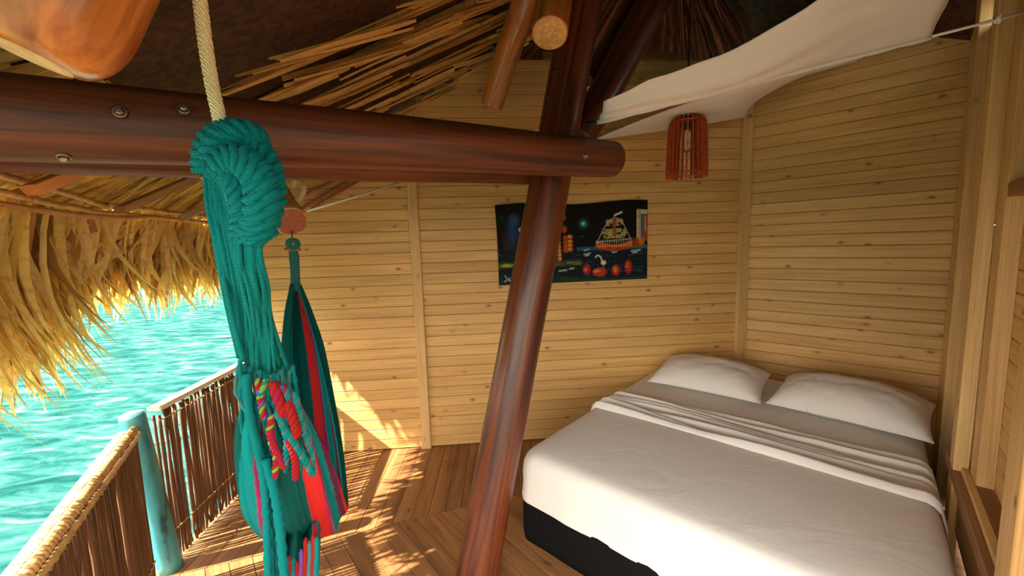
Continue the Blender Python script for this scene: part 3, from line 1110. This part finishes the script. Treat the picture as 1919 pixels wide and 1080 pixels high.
# green banks
dab(np.clip(1-abs(gz-.245-.03*(noi-.5))/.05, 0, 1)*(gx < .555), (86, 100, 40), .95)
dab(np.clip(1-abs(gz-.24)/.03, 0, 1)*(noi2 > .45)*(gx < .54), (160, 170, 70), .8)
dab(ell(.055, .245, .045, .03, .8), (170, 190, 60))
dab(ell(.93, .43, .09, .035, .8), (100, 120, 50), .9)
dab(np.clip((.075-gz+.06*np.sin(gx*6)*.5)/.03, 0, 1), (40, 66, 40), .85)
dab(np.clip((.16-gz)/.05, 0, 1)*(gx < .4), (26, 44, 70), .7)
# glowing palm trunk and leaves behind the post, right-hand fruit clusters
for z in np.linspace(.30, .55, 6):
    dab(ell(.405-.02*(z-.3), z, .017, .032), (206, 126, 60))
    dab(ell(.409-.02*(z-.3), z+.01, .006, .015), (240, 210, 160))
for cx, cz, rx, rz in ((.43, .83, .03, .05), (.44, .68, .022, .06), (.40, .78, .03, .05), (.36, .80, .05, .05)):
    dab(ell(cx, cz, rx, rz, .5), (188, 82, 42))
for i, z in enumerate((.57, .51, .46, .41)):
    dab(ell(.447, z, .022, .04, .5), (196, 80, 40))
    dab(ell(.478, z+.01, .022, .035, .5), (214, 118, 46))
    dab(ell(.472, z+.018, .010, .014), (236, 180, 60))
# moon
for r_, c_, al in ((.055, (18, 60, 66), .7), (.040, (40, 120, 128), .8), (.026, (80, 175, 180), .8), (.012, (200, 235, 230), 1)):
    dab(ell(.568, .745, r_, r_*1.95, .8), c_, al)
dab(stroke([(.535, .585), (.555, .575), (.575, .59)], .008), (70, 78, 80), .8)
# sailing ship
dab(stroke([(.775, .47), (.775, .83)], .010), (150, 60, 40))
dab(np.clip((.032-abs(gx-.775)*0-abs(gz-(.735-.0))*.7)/.01, 0, 1)*(abs(gx-.775) < .055)*(noi > .32), (196, 176, 132), .9)
dab((abs(gz-.60) < .058)*(abs(gx-.775) < .083-.25*abs(gz-.60))*(noi > .30)*1., (190, 176, 110), .9)
dab((abs(gz-.60) < .05)*(abs(gx-.775) < .075)*(noi > .70)*1., (150, 170, 40), .9)
dab((abs(gx-.775) < .012)*(gz > .56)*(gz < .78)*1., (160, 70, 44), .9)
hull = (gz < .46+.9*(gx-.78)**2*4)*(gz > .385+2.6*(gx-.775)**2)*(abs(gx-.775) < .125)
dab(hull*1., (196, 70, 34))
dab(hull*(gz > .43)*1., (224, 130, 60))
dab(hull*(noi > .66), (120, 40, 24), .9)
for pts in ([(.665, .52), (.70, .66), (.735, .755), (.775, .80)], [(.885, .53), (.85, .66), (.825, .76), (.775, .80)], [(.655, .50), (.895, .53)], [(.66, .475), (.66, .52)]):
    dab(stroke(pts, .007), (188, 182, 178), .9)
for x in np.linspace(.665, .885, 15):
    dab(stroke([(x, .475), (x, .525)], .005), (205, 198, 190), .8)
dab(stroke([(.78, .825), (.825, .855)], .016), (235, 232, 225))
# cascade and posts at the right edge
dab(((gx > .925)*(gx < .955)*(gz > .5)*(gz < .89))*1., (205, 170, 110), .95)
dab(((gx > .928)*(gx < .938)*(gz > .55)*(gz < .89))*(noi > .4), (235, 225, 200), .9)
dab(((gx > .955)*(gx < .975)*(gz > .52)*(gz < .86))*1., (70, 110, 150), .95)
dab(((gx > .955)*(gx < 1.0)*(gz > .83)*(gz < .885))*1., (205, 220, 225), .9)
dab(((gx > .975)*(gx < .999)*(gz > .5)*(gz < .83))*1., (176, 84, 44), .95)
dab(((gx > .982)*(gx < .990)*(gz > .62)*(gz < .80))*1., (225, 170, 130), .8)
dab(ell(.925, .49, .035, .06, .6), (190, 58, 34))
dab(ell(.96, .49, .028, .06, .6), (226, 124, 40))
# jars and white bird in the front
for cx, cz, rx, rz, c_ in ((.587, .155, .032, .085, (176, 38, 52)), (.675, .115, .055, .07, (190, 62, 34)), (.785, .13, .035, .085, (178, 50, 34)), (.87, .17, .030, .105, (178, 38, 36))):
    dab(ell(cx, cz, rx, rz, .35), c_)
    dab(ell(cx-.008, cz+.01, rx*.6, rz*.6, .5)*(noi > .45), (236, 130, 60), .8)
dab(ell(.785, .13, .010, .03), (240, 190, 90))
dab(ell(.785, .13, .005, .018), (120, 40, 24))
dab(ell(.65, .13, .028, .025, .6), (238, 150, 60))
dab(ell(.70, .235, .022, .036, .4), (236, 232, 210))
dab(stroke([(.69, .25), (.683, .30), (.672, .325), (.655, .33), (.645, .305)], .010), (236, 232, 215))
dab(stroke([(.70, .21), (.70, .17)], .006), (160, 170, 160))
# signature scribble, bottom left
for pts in ([(.04, .12), (.055, .075), (.045, .045), (.035, .05)], [(.062, .06), (.07, .09), (.066, .055), (.078, .06)], [(.08, .05), (.088, .075), (.092, .05), (.10, .055)]):
    dab(stroke(pts, .007), (206, 206, 200))
img *= .8*(.85+.3*soft(90, 60))[..., None]
pnt = empty('painting', (.71, BACK_Y-.02, 1.6), 'unframed dark night canvas of sailing ship and moon on back wall', 'painting')
mb = MB()
rows_, cols_ = [], []
for i in range(NZ):
    row = []
    for j in range(NX):
        u, v = j/(NX-1), i/(NZ-1)
        x0 = PX0+.012*v*(1-v)*2-.012*v
        x = x0+(PX1-x0)*u
        z = PZ0+(PZ1-PZ0)*v+(.010*math.sin(u*9)+.012*(u-.5)) * (v > .5)*(v-.5)*2-(.010*(1-u))*(1-v)
        bulge = .010*math.exp(-((u-.12)/.18)**2)*v
        row.append(V((x, BACK_Y-.016-bulge, z)))
    rows_.append(row)
    cols_ += [tuple(c) for c in img[i]]
mb.grid(rows_, col=cols_)
mb.build('canvas', M['vprint'], pnt)
mb = MB()
border = [rows_[0][j] for j in range(0, NX, 6)]+[rows_[i][-1] for i in range(0, NZ, 6)]+[rows_[-1][j] for j in range(NX-1, -1, -6)]+[rows_[i][0] for i in range(NZ-1, -1, -6)]
back_ = [V((p.x, BACK_Y-.002, p.z)) for p in border]
mb.grid([border, back_], closed=True)
mb.build('canvas_edge', M['black'], pnt)

# ------------------------------------------------------------------ pendant lamp
lc = at(1287, 333, 2.25)
LH = .335
lamp = empty('pendant_lamp', lc+UP*LH, 'hanging lamp of upright reddish wooden slats around a clear bulb', 'lamp')
outer = [(.112, 0), (.113, .02), (.109, .15), (.104, .27), (.098, .305), (.085, .325), (.07, .332)]
inner = [(.055, .332), (.062, .30), (.072, .26), (.080, .12), (.084, 0)]
prof = outer+inner
for i in range(24):
    a = 2*PI*i/24+.06
    d = V((math.cos(a), math.sin(a), 0))
    s_ = V((-d.y, d.x, 0))*.0022
    mb = MB()
    A_ = [lc+d*r_+UP*h+s_ for r_, h in prof]
    B_ = [lc+d*r_+UP*h-s_ for r_, h in prof]
    n_ = len(prof)
    mb.add(A_+B_, [tuple(range(n_)), tuple(reversed(range(n_, 2*n_)))]+[(i_, (i_+1) % n_, (i_+1) % n_+n_, i_+n_) for i_ in range(n_)])
    mb.build('slat', M['lamp_wood'], lamp, False)
def disc_ring(c_, r0_, r1_, t, name, mat, parent):
    mb = MB()
    ringv = []
    for r_, z in ((r0_, 0), (r1_, 0), (r1_, t), (r0_, t)):
        ringv.append([c_+V((r_*math.cos(2*PI*j/32), r_*math.sin(2*PI*j/32), z)) for j in range(32)])
    ringv.append(ringv[0])
    mb.grid(ringv, closed=True)
    return mb.build(name, mat, parent, False)
disc_ring(lc+UP*.300, .018, .088, .006, 'upper_ring', M['lamp_wood'], lamp)
disc_ring(lc+UP*.020, .080, .100, .006, 'lower_ring', M['lamp_wood'], lamp)
mb = MB()
mb.tube([lc+UP*z for z in (.262, .268, .315, .335, .345, .375)], [.020, .024, .024, .022, .012, .008], 16)
mb.build('socket', M['black'], lamp)
mb = MB()
mb.tube([lc+UP*z for z in (.268, .25, .225, .195, .165, .145, .135)], [.014, .018, .026, .031, .026, .015, .003], 18)
mb.build('bulb', M['glass'], lamp)
mb = MB()
mb.tube([lc+UP*.37, lc+UP*.55, lc+V((.004, 0, 1.30))], .0045, 8)
mb.build('cord', M['black'], lamp)

# ------------------------------------------------------------------ white cloth canopy on a rope over the bed
R1 = at(1113, 231, 1.86)
R2 = w3(.345, 1.12, 0)
R2 = at_plane(1915, 25, END+DR*(.34-.3928), DR)
rope_d = (R2-R1).normalized()
side = V((rope_d.y, -rope_d.x, 0)).normalized()
if side.dot(CAM_O-R1) < 0:
    side = -side
pn = rope_d.cross(side+UP*.30).normalized()
def rope_at(px):
    # parameter along the rope that shows at photo column px
    lo, hi = 0.0, 1.0
    for _ in range(40):
        m_ = (lo+hi)/2
        p = lerp(R1, R2, m_)-CAM_O
        x = 960+F_PX*p.dot(CAM_R)/p.dot(CAM_F)
        if x < px:
            lo = m_
        else:
            hi = m_
    return lerp(R1, R2, lo)
can = empty('canopy', lerp(R1, R2, .5), 'white cotton cloth canopy slung on a cord above the bed', 'canopy')
hx = [1120, 1200, 1290, 1370, 1450, 1530, 1600, 1670, 1743]
top_px = [(1133, 191), (1175, 172), (1215, 150), (1262, 135), (1310, 116), (1355, 100), (1400, 78), (1450, 49), (1500, 20), (1540, -6), (1600, -45), (1680, -80), (1810, -60)]
top3 = spline([at_plane(x, y, R1, pn) for x, y in top_px], 49)
bot3 = [rope_at(1118+(1743-1118)*i/48) for i in range(49)]
mb = MB()
rows_ = []
for j in range(19):
    v = j/18
    row = []
    for i in range(49):
        u = i/48
        p = lerp(bot3[i], top3[i], v)
        sag = -.055*math.sin(PI*v)*math.sin(PI*min(1, u*1.1+.1))
        fold = .006*math.sin(v*15+u*4)*(1-.5*u)+.008*noise.noise(V((u*3, v*6, 0)))
        if v == 0:
            fold = 0
        p = p+pn*(fold)*(1 if pn.z > 0 else -1)+UP*sag
        row.append(p)
    rows_.append(row)
mb.grid(rows_)
o = solidify(mb.build('front_cloth', M['canopy'], can), .002)
# rolled hem on the cord
mb = MB()
mb.tube([rope_at(1116+(1745-1116)*i/40)-UP*.004 for i in range(41)], [.006+.004*abs(math.sin(i*.7)) for i in range(41)], 8)
mb.build('hem', M['canopy'], can)
# rear cloth: from the cord back to the walls
ca_ = at_plane(1112, 263, V((0, BACK_Y-.02, 0)), Y)
cc_ = at_plane(1397, 219, V((0, BACK_Y-.04, 0)), Y)
cd_ = at_plane(1608, 112, CORNER-DM*.02, DM)
wall_edge = []
for i in range(25):
    wall_edge.append(lerp(ca_, cc_, i/24)-UP*.006*math.sin(PI*i/24))
sc_px = [(1401, 210), (1405, 196), (1418, 180), (1440, 164), (1470, 147), (1505, 131), (1540, 124), (1580, 116), (1604, 113)]
scal = [at_plane(x, y, CORNER-DM*(.03+.10*math.sin(PI*i/8)), DM) for i, (x, y) in enumerate(sc_px)]
edge_low = wall_edge+spline(scal+[cd_], 24)
tail = [at_plane(1622, 103, CORNER-DM*.06, DM), at_plane(1640, 90, CORNER-DM*.12, DM)]
edge_low += [lerp(edge_low[-1], tail[0], .5), tail[0], tail[1]]
nlow = len(edge_low)
jr = rope_at(1372)
edge_up = []
for i in range(nlow):
    t = i/(nlow-1)
    if t < .45:
        edge_up.append(lerp(ca_, jr, t/.45)+UP*.012*math.sin(PI*t/.45))
    else:
        edge_up.append(rope_at(1372+(1650-1372)*(t-.45)/.55)+UP*.004)
mb = MB()
rows_ = []
for j in range(13):
    v = j/12
    row = []
    for i in range(nlow):
        p = lerp(edge_low[i], edge_up[i], v)
        p = p-UP*.05*math.sin(PI*v)*math.sin(PI*i/(nlow-1))+UP*.006*noise.noise(V((i*.15, v*4, 3)))*math.sin(PI*v)
        row.append(p)
    rows_.append(row)
mb.grid(rows_)
solidify(mb.build('rear_cloth', M['canopy'], can), .002)
# tail of the cloth showing left of the leaning post
tp = [at(1000, 246, 2.16), at(1045, 217, 2.12), at(1060, 240, 2.1), at(1046, 262, 2.12)]
mb = MB()
mb.grid([[lerp(tp[0], tp[1], i/6) for i in range(7)], [lerp(tp[0], lerp(tp[1], tp[2], .5), i/6)+UP*.004 for i in range(7)], [lerp(tp[0], tp[3], i/6) for i in range(7)]])
solidify(mb.build('cloth_tail', M['canopy'], can), .002)
mb = MB()
mb.tube([R1-rope_d*.03, R1+rope_d*.015], [.016, .012], 8)
mb.build('clip', M['black'], can)
mb = MB()
mb.tube([rope_at(1738), R2+rope_d*.03], .0055, 8)
mb.build('cord', M['white_cord'], can)
mb = MB()
kc = lerp(R2, R1, .04)
mb.tube([kc+V((.008*math.cos(a), .008*math.sin(a*1.3), .012*math.sin(a))) for a in [i*.5 for i in range(22)]], .004, 6)
mb.build('knot', M['white_cord'], can)
mb = MB()
mb.tube([at_plane(1745, 50, CORNER-DM*.05, DM), at_plane(1838, 24, CORNER-DM*.03, DM)], .005, 6)
mb.build('guy_cord', M['cut_red'], can)
for px_, py_ in ((1844, 24), (1858, 22)):
    mb = MB()
    c0_ = at_plane(px_, py_, CORNER-DM*.03, DM)
    mb.tube([c0_+V((.012*math.cos(a), 0, .012*math.sin(a))) for a in [2*PI*i/10 for i in range(8)]], .004, 6)
    mb.build('hook', M['steel'], can)
for px_, py_, pl_, nn in ((1123, 256, V((0, BACK_Y-.02, 0)), Y), (1405, 219, V((0, BACK_Y-.06, 0)), Y), (1608, 113, CORNER-DM*.03, DM)):
    mb = MB()
    c0_ = at_plane(px_, py_, pl_, nn)
    mb.tube([c0_, c0_-nn*.02], [.008, .012], 8)
    mb.build('nail', M['steel'], can)

# ------------------------------------------------------------------ white line from the eave log to the wall trim
wl = tag(MB().tube([at(576, 396, 2.06), lerp(at(576, 396, 2.06), at_plane(760, 338, V((0, BACK_Y-.03, 0)), Y), .5)-UP*.006, at_plane(760, 338, V((0, BACK_Y-.03, 0)), Y)], .006, 8).build('white_line', M['white_cord']),
         'thin white cord stretched from the red log end to the wall trim', 'cord')
wl2 = tag(MB().tube([at(336, 311, 1.62), at(362, 324, 1.70), at(430, 352, 1.9), at(512, 398, 2.06)], [.011, .012, .012, .012], 8).build('white_pipe', M['white_cord']),
          'white pipe running behind the hammock knot to the eave log', 'pipe')

# ------------------------------------------------------------------ hammock
HK = at(445, 318, .70)
ham = empty('hammock', HK, 'turquoise hammock with red stripes hung from a cream rope', 'hammock')
def px_path(pts, n=30):
    return spline([at(*p) for p in pts], n)
def braid(name, path, r, strand_r, mats, turns, n=90, flat=1.0, parent=ham, ply=1):
    """three or two plaited strands following a path"""
    P = spline(path, n)
    ups = []
    up = None
    for i, p in enumerate(P):
        t = (P[min(i+1, n-1)]-P[max(i-1, 0)]).normalized()
        if up is None:
            up = t.orthogonal().normalized()
        up = (up-t*up.dot(t)).normalized()
        ups.append((up, t.cross(up)))
    ns = len(mats)
    for s_ in range(ns):
        pts = []
        for i, p in enumerate(P):
            a = 2*PI*(turns*i/(n-1)+s_/ns)
            env = min(1, i/4, (n-1-i)/4)*.6+.4
            pts.append(p+ups[i][0]*math.cos(a)*r*env+ups[i][1]*math.sin(a)*r*env*flat)
        if ply == 1:
            mb = MB()
            mb.tube(pts, [strand_r*(.55+.45*min(1, i/5, (n-1-i)/5)) for i in range(n)], 9)
            mb.build(name, mats[s_], parent)
            continue
        for c_ in range(ply):                       # each strand is a small bundle of cords
            sub = []
            for i, p in enumerate(pts):
                a = 2*PI*c_/ply+.12*i
                t = (pts[min(i+1, n-1)]-pts[max(i-1, 0)]).normalized()
                u_ = (ups[i][0]-t*ups[i][0].dot(t)).normalized()
                w2 = t.cross(u_)
                sub.append(p+(u_*math.cos(a)+w2*math.sin(a))*strand_r*.55)
            mb = MB()
            mb.tube(sub, [strand_r*.50*(.6+.4*min(1, i/5, (n-1-i)/5)) for i in range(n)], 7)
            mb.build(name, mats[s_], parent)
T3 = [M['teal']]*3
# knot: thick plaited loops around the rope end
def knot(path, r, sr, turns, n=110):
    braid('knot_strand', [at(*p) for p in path], r, sr, T3, turns, n, 1.0, ham, 4)
knot([(388, 322, .715), (388, 292, .705), (402, 262, .70), (428, 246, .70), (452, 252, .705)], .012, .0125, 3.2)
knot([(404, 300, .685), (410, 272, .68), (436, 254, .685), (466, 252, .70), (486, 268, .72)], .0125, .0125, 3.6)
knot([(410, 312, .68), (438, 300, .67), (462, 306, .665), (484, 332, .665), (492, 372, .668), (486, 410, .675), (470, 444, .69)], .0145, .014, 5.0, 150)
knot([(430, 330, .685), (448, 350, .68), (458, 382, .68), (462, 418, .685), (460, 446, .69)], .0125, .0125, 3.6)
knot([(456, 262, .712), (482, 280, .712), (502, 318, .712), (508, 360, .712), (500, 402, .712), (488, 440, .71)], .0135, .0135, 4.6, 140)
knot([(396, 312, .71), (418, 326, .70), (444, 326, .69)], .010, .011, 2.0, 70)
mb = MB()
mb.tube(px_path([(440, 262, .72), (446, 300, .73), (462, 350, .73), (470, 400, .73), (474, 446, .72)]), [.02+.018*math.sin(PI*i/29) for i in range(30)], 14)
mb.build('knot_core', M['teal_dark'], ham)
# suspension cords
def cords(starts, mids, ends_, r, seed):
    rr = random.Random(seed)
    n_ = len(starts)
    for i in range(n_):
        mid = [tuple(m[0][k2]*(1-i/(n_-1))+m[1][k2]*i/(n_-1)+(rr.uniform(-2, 2) if k2 < 2 else rr.uniform(-.006, .006)) for k2 in range(3)) for m in mids]
        P = px_path([starts[i]]+mid+[ends_[i]], 34)
        mb = MB()
        mb.tube(P, [r*rr.uniform(.92, 1.1)]*34, 8)
        mb.build('cord', M['teal'], ham)
def spread(a, b, n, jit=0.0, seed=0):
    rr = random.Random(seed)
    return [tuple(a[k2]*(1-i/(n-1))+b[k2]*i/(n-1)+(rr.uniform(-jit, jit)*(1 if k2 < 2 else .002)) for k2 in range(3)) for i in range(n)]
cords(spread((386, 300, .715), (432, 325, .70), 11), [[(390, 380, .72), (446, 390, .71)], [(408, 470, .73), (462, 470, .725)], [(425, 560, .80), (480, 560, .80)]],
      spread((450, 668, .90), (484, 690, .93), 11, 3, 1), .0046, 3)
cords(spread((446, 436, .69), (490, 440, .70), 12), [[(446, 490, .705), (490, 480, .715)], [(460, 550, .76), (500, 540, .77)], [(470, 610, .83), (508, 600, .84)]],
      spread((470, 690, .94), (536, 692, .98), 12, 4, 2), .0046, 4)
cords(spread((425, 330, .715), (450, 420, .71), 9), [[(430, 400, .725), (456, 450, .72)], [(450, 500, .745), (488, 520, .75)], [(462, 570, .80), (505, 580, .82)]],
      spread((462, 680, .92), (515, 700, .96), 9, 4, 5), .0046, 6)
# three looser cords that hang apart on the sea side
for pts in ([(392, 330, .72), (405, 430, .725), (428, 560, .78), (450, 650, .86), (456, 672, .88)], [(388, 322, .725), (398, 420, .735), (420, 540, .79), (441, 625, .85), (452, 668, .88)], [(470, 640, .88), (458, 662, .89), (450, 690, .91), (462, 760, .98)]):
    MB().tube(px_path(pts), .0048, 8).build('cord', M['teal'], ham)

# woven body: a deep trough hanging between both ends, striped along its length
teal = (.0, .185, .182); dteal = (.0, .075, .066); red = (.50, .018, .016); mag = (.30, .02, .09); purp = (.10, .015, .05)
def stripe(v):
    v = (v+1)/2
    for lim, c_ in ((.10, dteal), (.20, teal), (.27, teal), (.31, mag), (.36, teal), (.54, dteal), (.62, red), (.645, mag), (.76, teal), (.80, purp), (.84, red), (.93, dteal), (1.01, teal)):
        if v <= lim:
            return c_
keys = [  # centre pixel + depth, half-width px, opening angle, gather
    ((506, 742, 1.03), 34, 2.7, .40), ((514, 800, 1.06), 52, 2.5, .30), ((530, 865, 1.11), 66, 2.2, .18), ((550, 930, 1.20), 74, 2.0, .12),
    ((578, 958, 1.38), 66, 1.8, .10), ((582, 850, 1.60), 52, 2.0, .14), ((577, 750, 1.80), 40, 2.2, .18), ((567, 650, 1.95), 31, 2.4, .22), ((559, 580, 2.05), 19, 2.6, .25), ((554, 535, 2.10), 9, 2.8, .2)]
NS, NV = 90, 150
centres = spline([at(*k_[0]) for k_ in keys], NS)
mb = MB()
rows_, cols_ = [], []
for i in range(NS):
    s_ = i/(NS-1)
    ks = s_*(len(keys)-1)
    k0 = min(int(ks), len(keys)-2)
    fr_ = ks-k0
    half = (keys[k0][1]*keys[k0][0][2]*(1-fr_)+keys[k0+1][1]*keys[k0+1][0][2]*fr_)/F_PX
    phm = keys[k0][2]*(1-fr_)+keys[k0+1][2]*fr_
    ga = keys[k0][3]*(1-fr_)+keys[k0+1][3]*fr_
    T = (centres[min(i+1, NS-1)]-centres[max(i-1, 0)]).normalized()
    S = CAM_R-T*CAM_R.dot(T)
    S = V((.93, .36, 0))-T*V((.93, .36, 0)).dot(T)
    S.normalize()
    U_ = S.cross(T).normalized()
    if U_.z < 0 and abs(T.z) < .9:
        U_ = -U_
    # keep the open side facing the camera's side of the sag consistently
    if i > 0 and U_.dot(prevU) < 0:
        U_ = -U_
    prevU = U_
    row = []
    for j in range(NV+1):
        v = -1+2*j/NV
        ph = v*phm
        fold = 1+.010*math.sin(v*95)+ga*.55*math.sin(v*17+s_*3)+ga*.3*noise.noise(V((v*9, s_*5, 1)))
        row.append(centres[i]+S*(half*1.0*math.sin(ph)*fold)-U_*(half*.8*math.cos(ph)*fold))
        c_ = stripe(max(-1, v-.30*max(0, 1-s_/.62)))
        sh = .9+.2*noise.noise(V((v*40, s_*3, 7)))
        cols_.append(tuple(x*sh for x in c_))
    rows_.append(row)
mb.grid(rows_, col=cols_)
solidify(mb.build('body', M['vweave'], ham), .004)
# far clew: gathered cords up to a knot, a wire to the eave log
for dx in (-6, -2, 3, 7):
    MB().tube(px_path([(554+dx*1.1, 545, 2.09), (553+dx*.9, 510, 2.11), (551+dx, 480, 2.115), (549+dx*.5, 462, 2.11)], 16), .0085, 8).build('cord', M['teal_dark'], ham)
MB().tube([at(549, 455, 2.10)+V((.024*math.cos(a), .006*math.sin(2*a), .022*math.sin(a)-.01)) for a in [i*.35 for i in range(20)]], .015, 9).build('far_knot', M['teal_dark'], ham)
MB().tube([at(535, 467, 2.10), at(563, 468, 2.10)], .008, 8).build('toggle', M['cut_red'], ham)
MB().tube([at(548, 432, 2.10), at(548, 458, 2.10)], .004, 6).build('wire', M['steel'], ham)
# plaited trimmings of many colours over the near edge
def trim_braid(pts, mats, r=.0046, sr=.0048, turns=5):
    braid('plait', [at(*p) for p in pts], r, sr, mats, turns, 70)
Rr, Pk, Te, Td, Gr, Pu = M['red_yarn'], M['pink_yarn'], M['teal'], M['teal_dark'], M['green_yarn'], M['purple_yarn']
trim_braid([(484, 709, .915), (488, 735, .92), (491, 762, .93), (499, 788, .94)], [Pu, Rr, Gr], .0042, .0046, 3)
trim_braid([(500, 712, .91), (494, 728, .915), (489, 744, .92)], [Gr, Gr, Te], .003, .0045, 1.5)
trim_braid([(513, 716, .905), (520, 742, .91), (528, 762, .92), (536, 780, .93)], [Rr, Pk, Rr], .0058, .0072, 1.5)
trim_braid([(540, 752, .92), (548, 780, .93), (554, 800, .94), (557, 820, .95)], [Rr, Rr, Rr], .005, .0066, 2)
trim_braid([(511, 777, .925), (507, 811, .935), (518, 858, .96), (516, 897, .985)], [Rr, Pk, Gr], .0044, .0048, 5)
trim_braid([(506, 800, .93), (512, 830, .94), (524, 856, .955), (534, 880, .97)], [Pk, Rr, Pk], .0040, .0046, 4)
trim_braid([(518, 769, .925), (530, 795, .93), (538, 825, .945), (535, 886, .98)], [Te, Td, Te], .0042, .0046, 5)
trim_braid([(539, 820, .94), (549, 845, .95), (554, 872, .965), (554, 900, .98)], [Rr, Rr, Pk], .0045, .0050, 3.5)
trim_braid([(534, 800, .935), (550, 828, .945), (568, 855, .965), (589, 893, 1.0)], [Te, Te, Td], .0044, .0048, 5)
trim_braid([(552, 735, .925), (560, 770, .94), (572, 812, .965), (588, 860, .99)], [Td, Te, Td], .0040, .0044, 5)
trim_braid([(528, 722, .915), (540, 740, .92), (547, 765, .93)], [Td, Pk, Te], .004, .0045, 2)
# knotted cords between the suspension cords and the woven edge
mr = random.Random(21)
for i in range(22):
    u = i/21
    x0, x1 = 452+u*92+mr.uniform(-6, 6), 470+u*118+mr.uniform(-16, 16)
    y1 = 842+u*38+mr.uniform(-25, 12)
    pts = [(x0, 686+mr.uniform(-6, 6), .93+.05*u), (x0+mr.uniform(-10, 14), 735, .945+.05*u), (lerp((x0, 0, 0), (x1, 0, 0), .55).x+mr.uniform(-14, 14), 788, .975+.04*u), (x1, y1, 1.005+.05*u)]
    MB().tube(px_path(pts, 26), [.0048*(1+.25*math.sin(k_*1.7)) for k_ in range(26)], 7).build('cord', M['teal'] if i % 4 else M['teal_dark'], ham)
# soft side cords running on down past the body
for pts, r in (([(462, 700, .93), (470, 780, .96), (490, 860, .99), (500, 930, 1.0), (506, 1010, 1.0), (508, 1090, 1.0)], .0105), ([(498, 860, .985), (516, 930, .99), (526, 1000, .99), (534, 1090, .99)], .011), ([(480, 830, .98), (494, 900, .985), (500, 980, .99), (503, 1090, .99)], .009)):
    MB().tube(px_path(pts), [r*(1+.18*math.sin(i*2.3)) for i in range(30)], 9).build('edge_cord', M['teal'], ham)
# side flounce hanging below the body, with red tassels at its lower edge
mb = MB()
rows_, cols_ = [], []
for i in range(25):
    v = i/24
    row = []
    for j in range(49):
        u = j/48
        x = 505+u*(92+3*math.sin(v*4))
        y = 935+v*185
        d = 1.20-.10*min(1, v*2.2)+.05*u+.020*math.sin(u*19+v*2)
        row.append(at(x, y, d))
        c_ = dteal if .12 < u < .9 else teal
        if .86 < u < .95 and v > .25:
            c_ = red if .88 < u < .92 else mag
        sh = .75+.5*noise.noise(V((u*50, v*2, 3)))
        cols_.append(tuple(max(0, x_*sh) for x_ in c_))
    rows_.append(row)
mb.grid(rows_, col=cols_)
solidify(mb.build('flounce', M['vweave'], ham), .004)
for x, c_ in ((543, 'red_yarn'), (557, 'red_yarn'), (550, 'teal'), (565, 'purple_yarn'), (573, 'red_yarn'), (581, 'teal_dark'), (588, 'red_yarn'), (536, 'purple_yarn'), (594, 'teal')):
    y0 = 1045+random.uniform(-4, 8) if x < 565 else 1000+random.uniform(-15, 30)
    MB().tube(px_path([(x, y0, 1.03), (x+1, y0+25, 1.03), (x-1, y0+60, 1.03), (x, y0+95, 1.03)], 12), [.002]+[.0065]*10+[.002], 8).build('tassel', M[c_], ham)

# cream rope the hammock hangs from, and a loop on the eave log
rp = px_path([(362, -90, .66), (375, 0, .67), (385, 80, .68), (398, 160, .69), (414, 232, .69), (420, 262, .70), (428, 300, .71)], 60)
rope = empty('rope', rp[0], 'thick twisted cream rope coming down to the hammock knot', 'rope')
for s_ in range(3):
    pts = []
    for i, p in enumerate(spline([tuple(q) for q in rp[::6]]+[tuple(rp[-1])], 220)):
        a = 2*PI*(i/220*30+s_/3)
        t = (rp[-1]-rp[0]).normalized()
        e1 = t.orthogonal().normalized(); e2 = t.cross(e1)
        pts.append(p+(e1*math.cos(a)+e2*math.sin(a))*.0055)
    MB().tube(pts, .0062, 8).build('strand', M['rope'], rope)
MB().tube(px_path([(548, 352, 2.2), (556, 336, 2.18), (568, 345, 2.16), (568, 362, 2.15), (556, 376, 2.16), (546, 372, 2.2)], 24), .017, 10).build('rope_loop', M['rope'])
tag(bpy.data.objects['rope_loop'], 'curl of cream rope on top of the red ended log', 'rope')
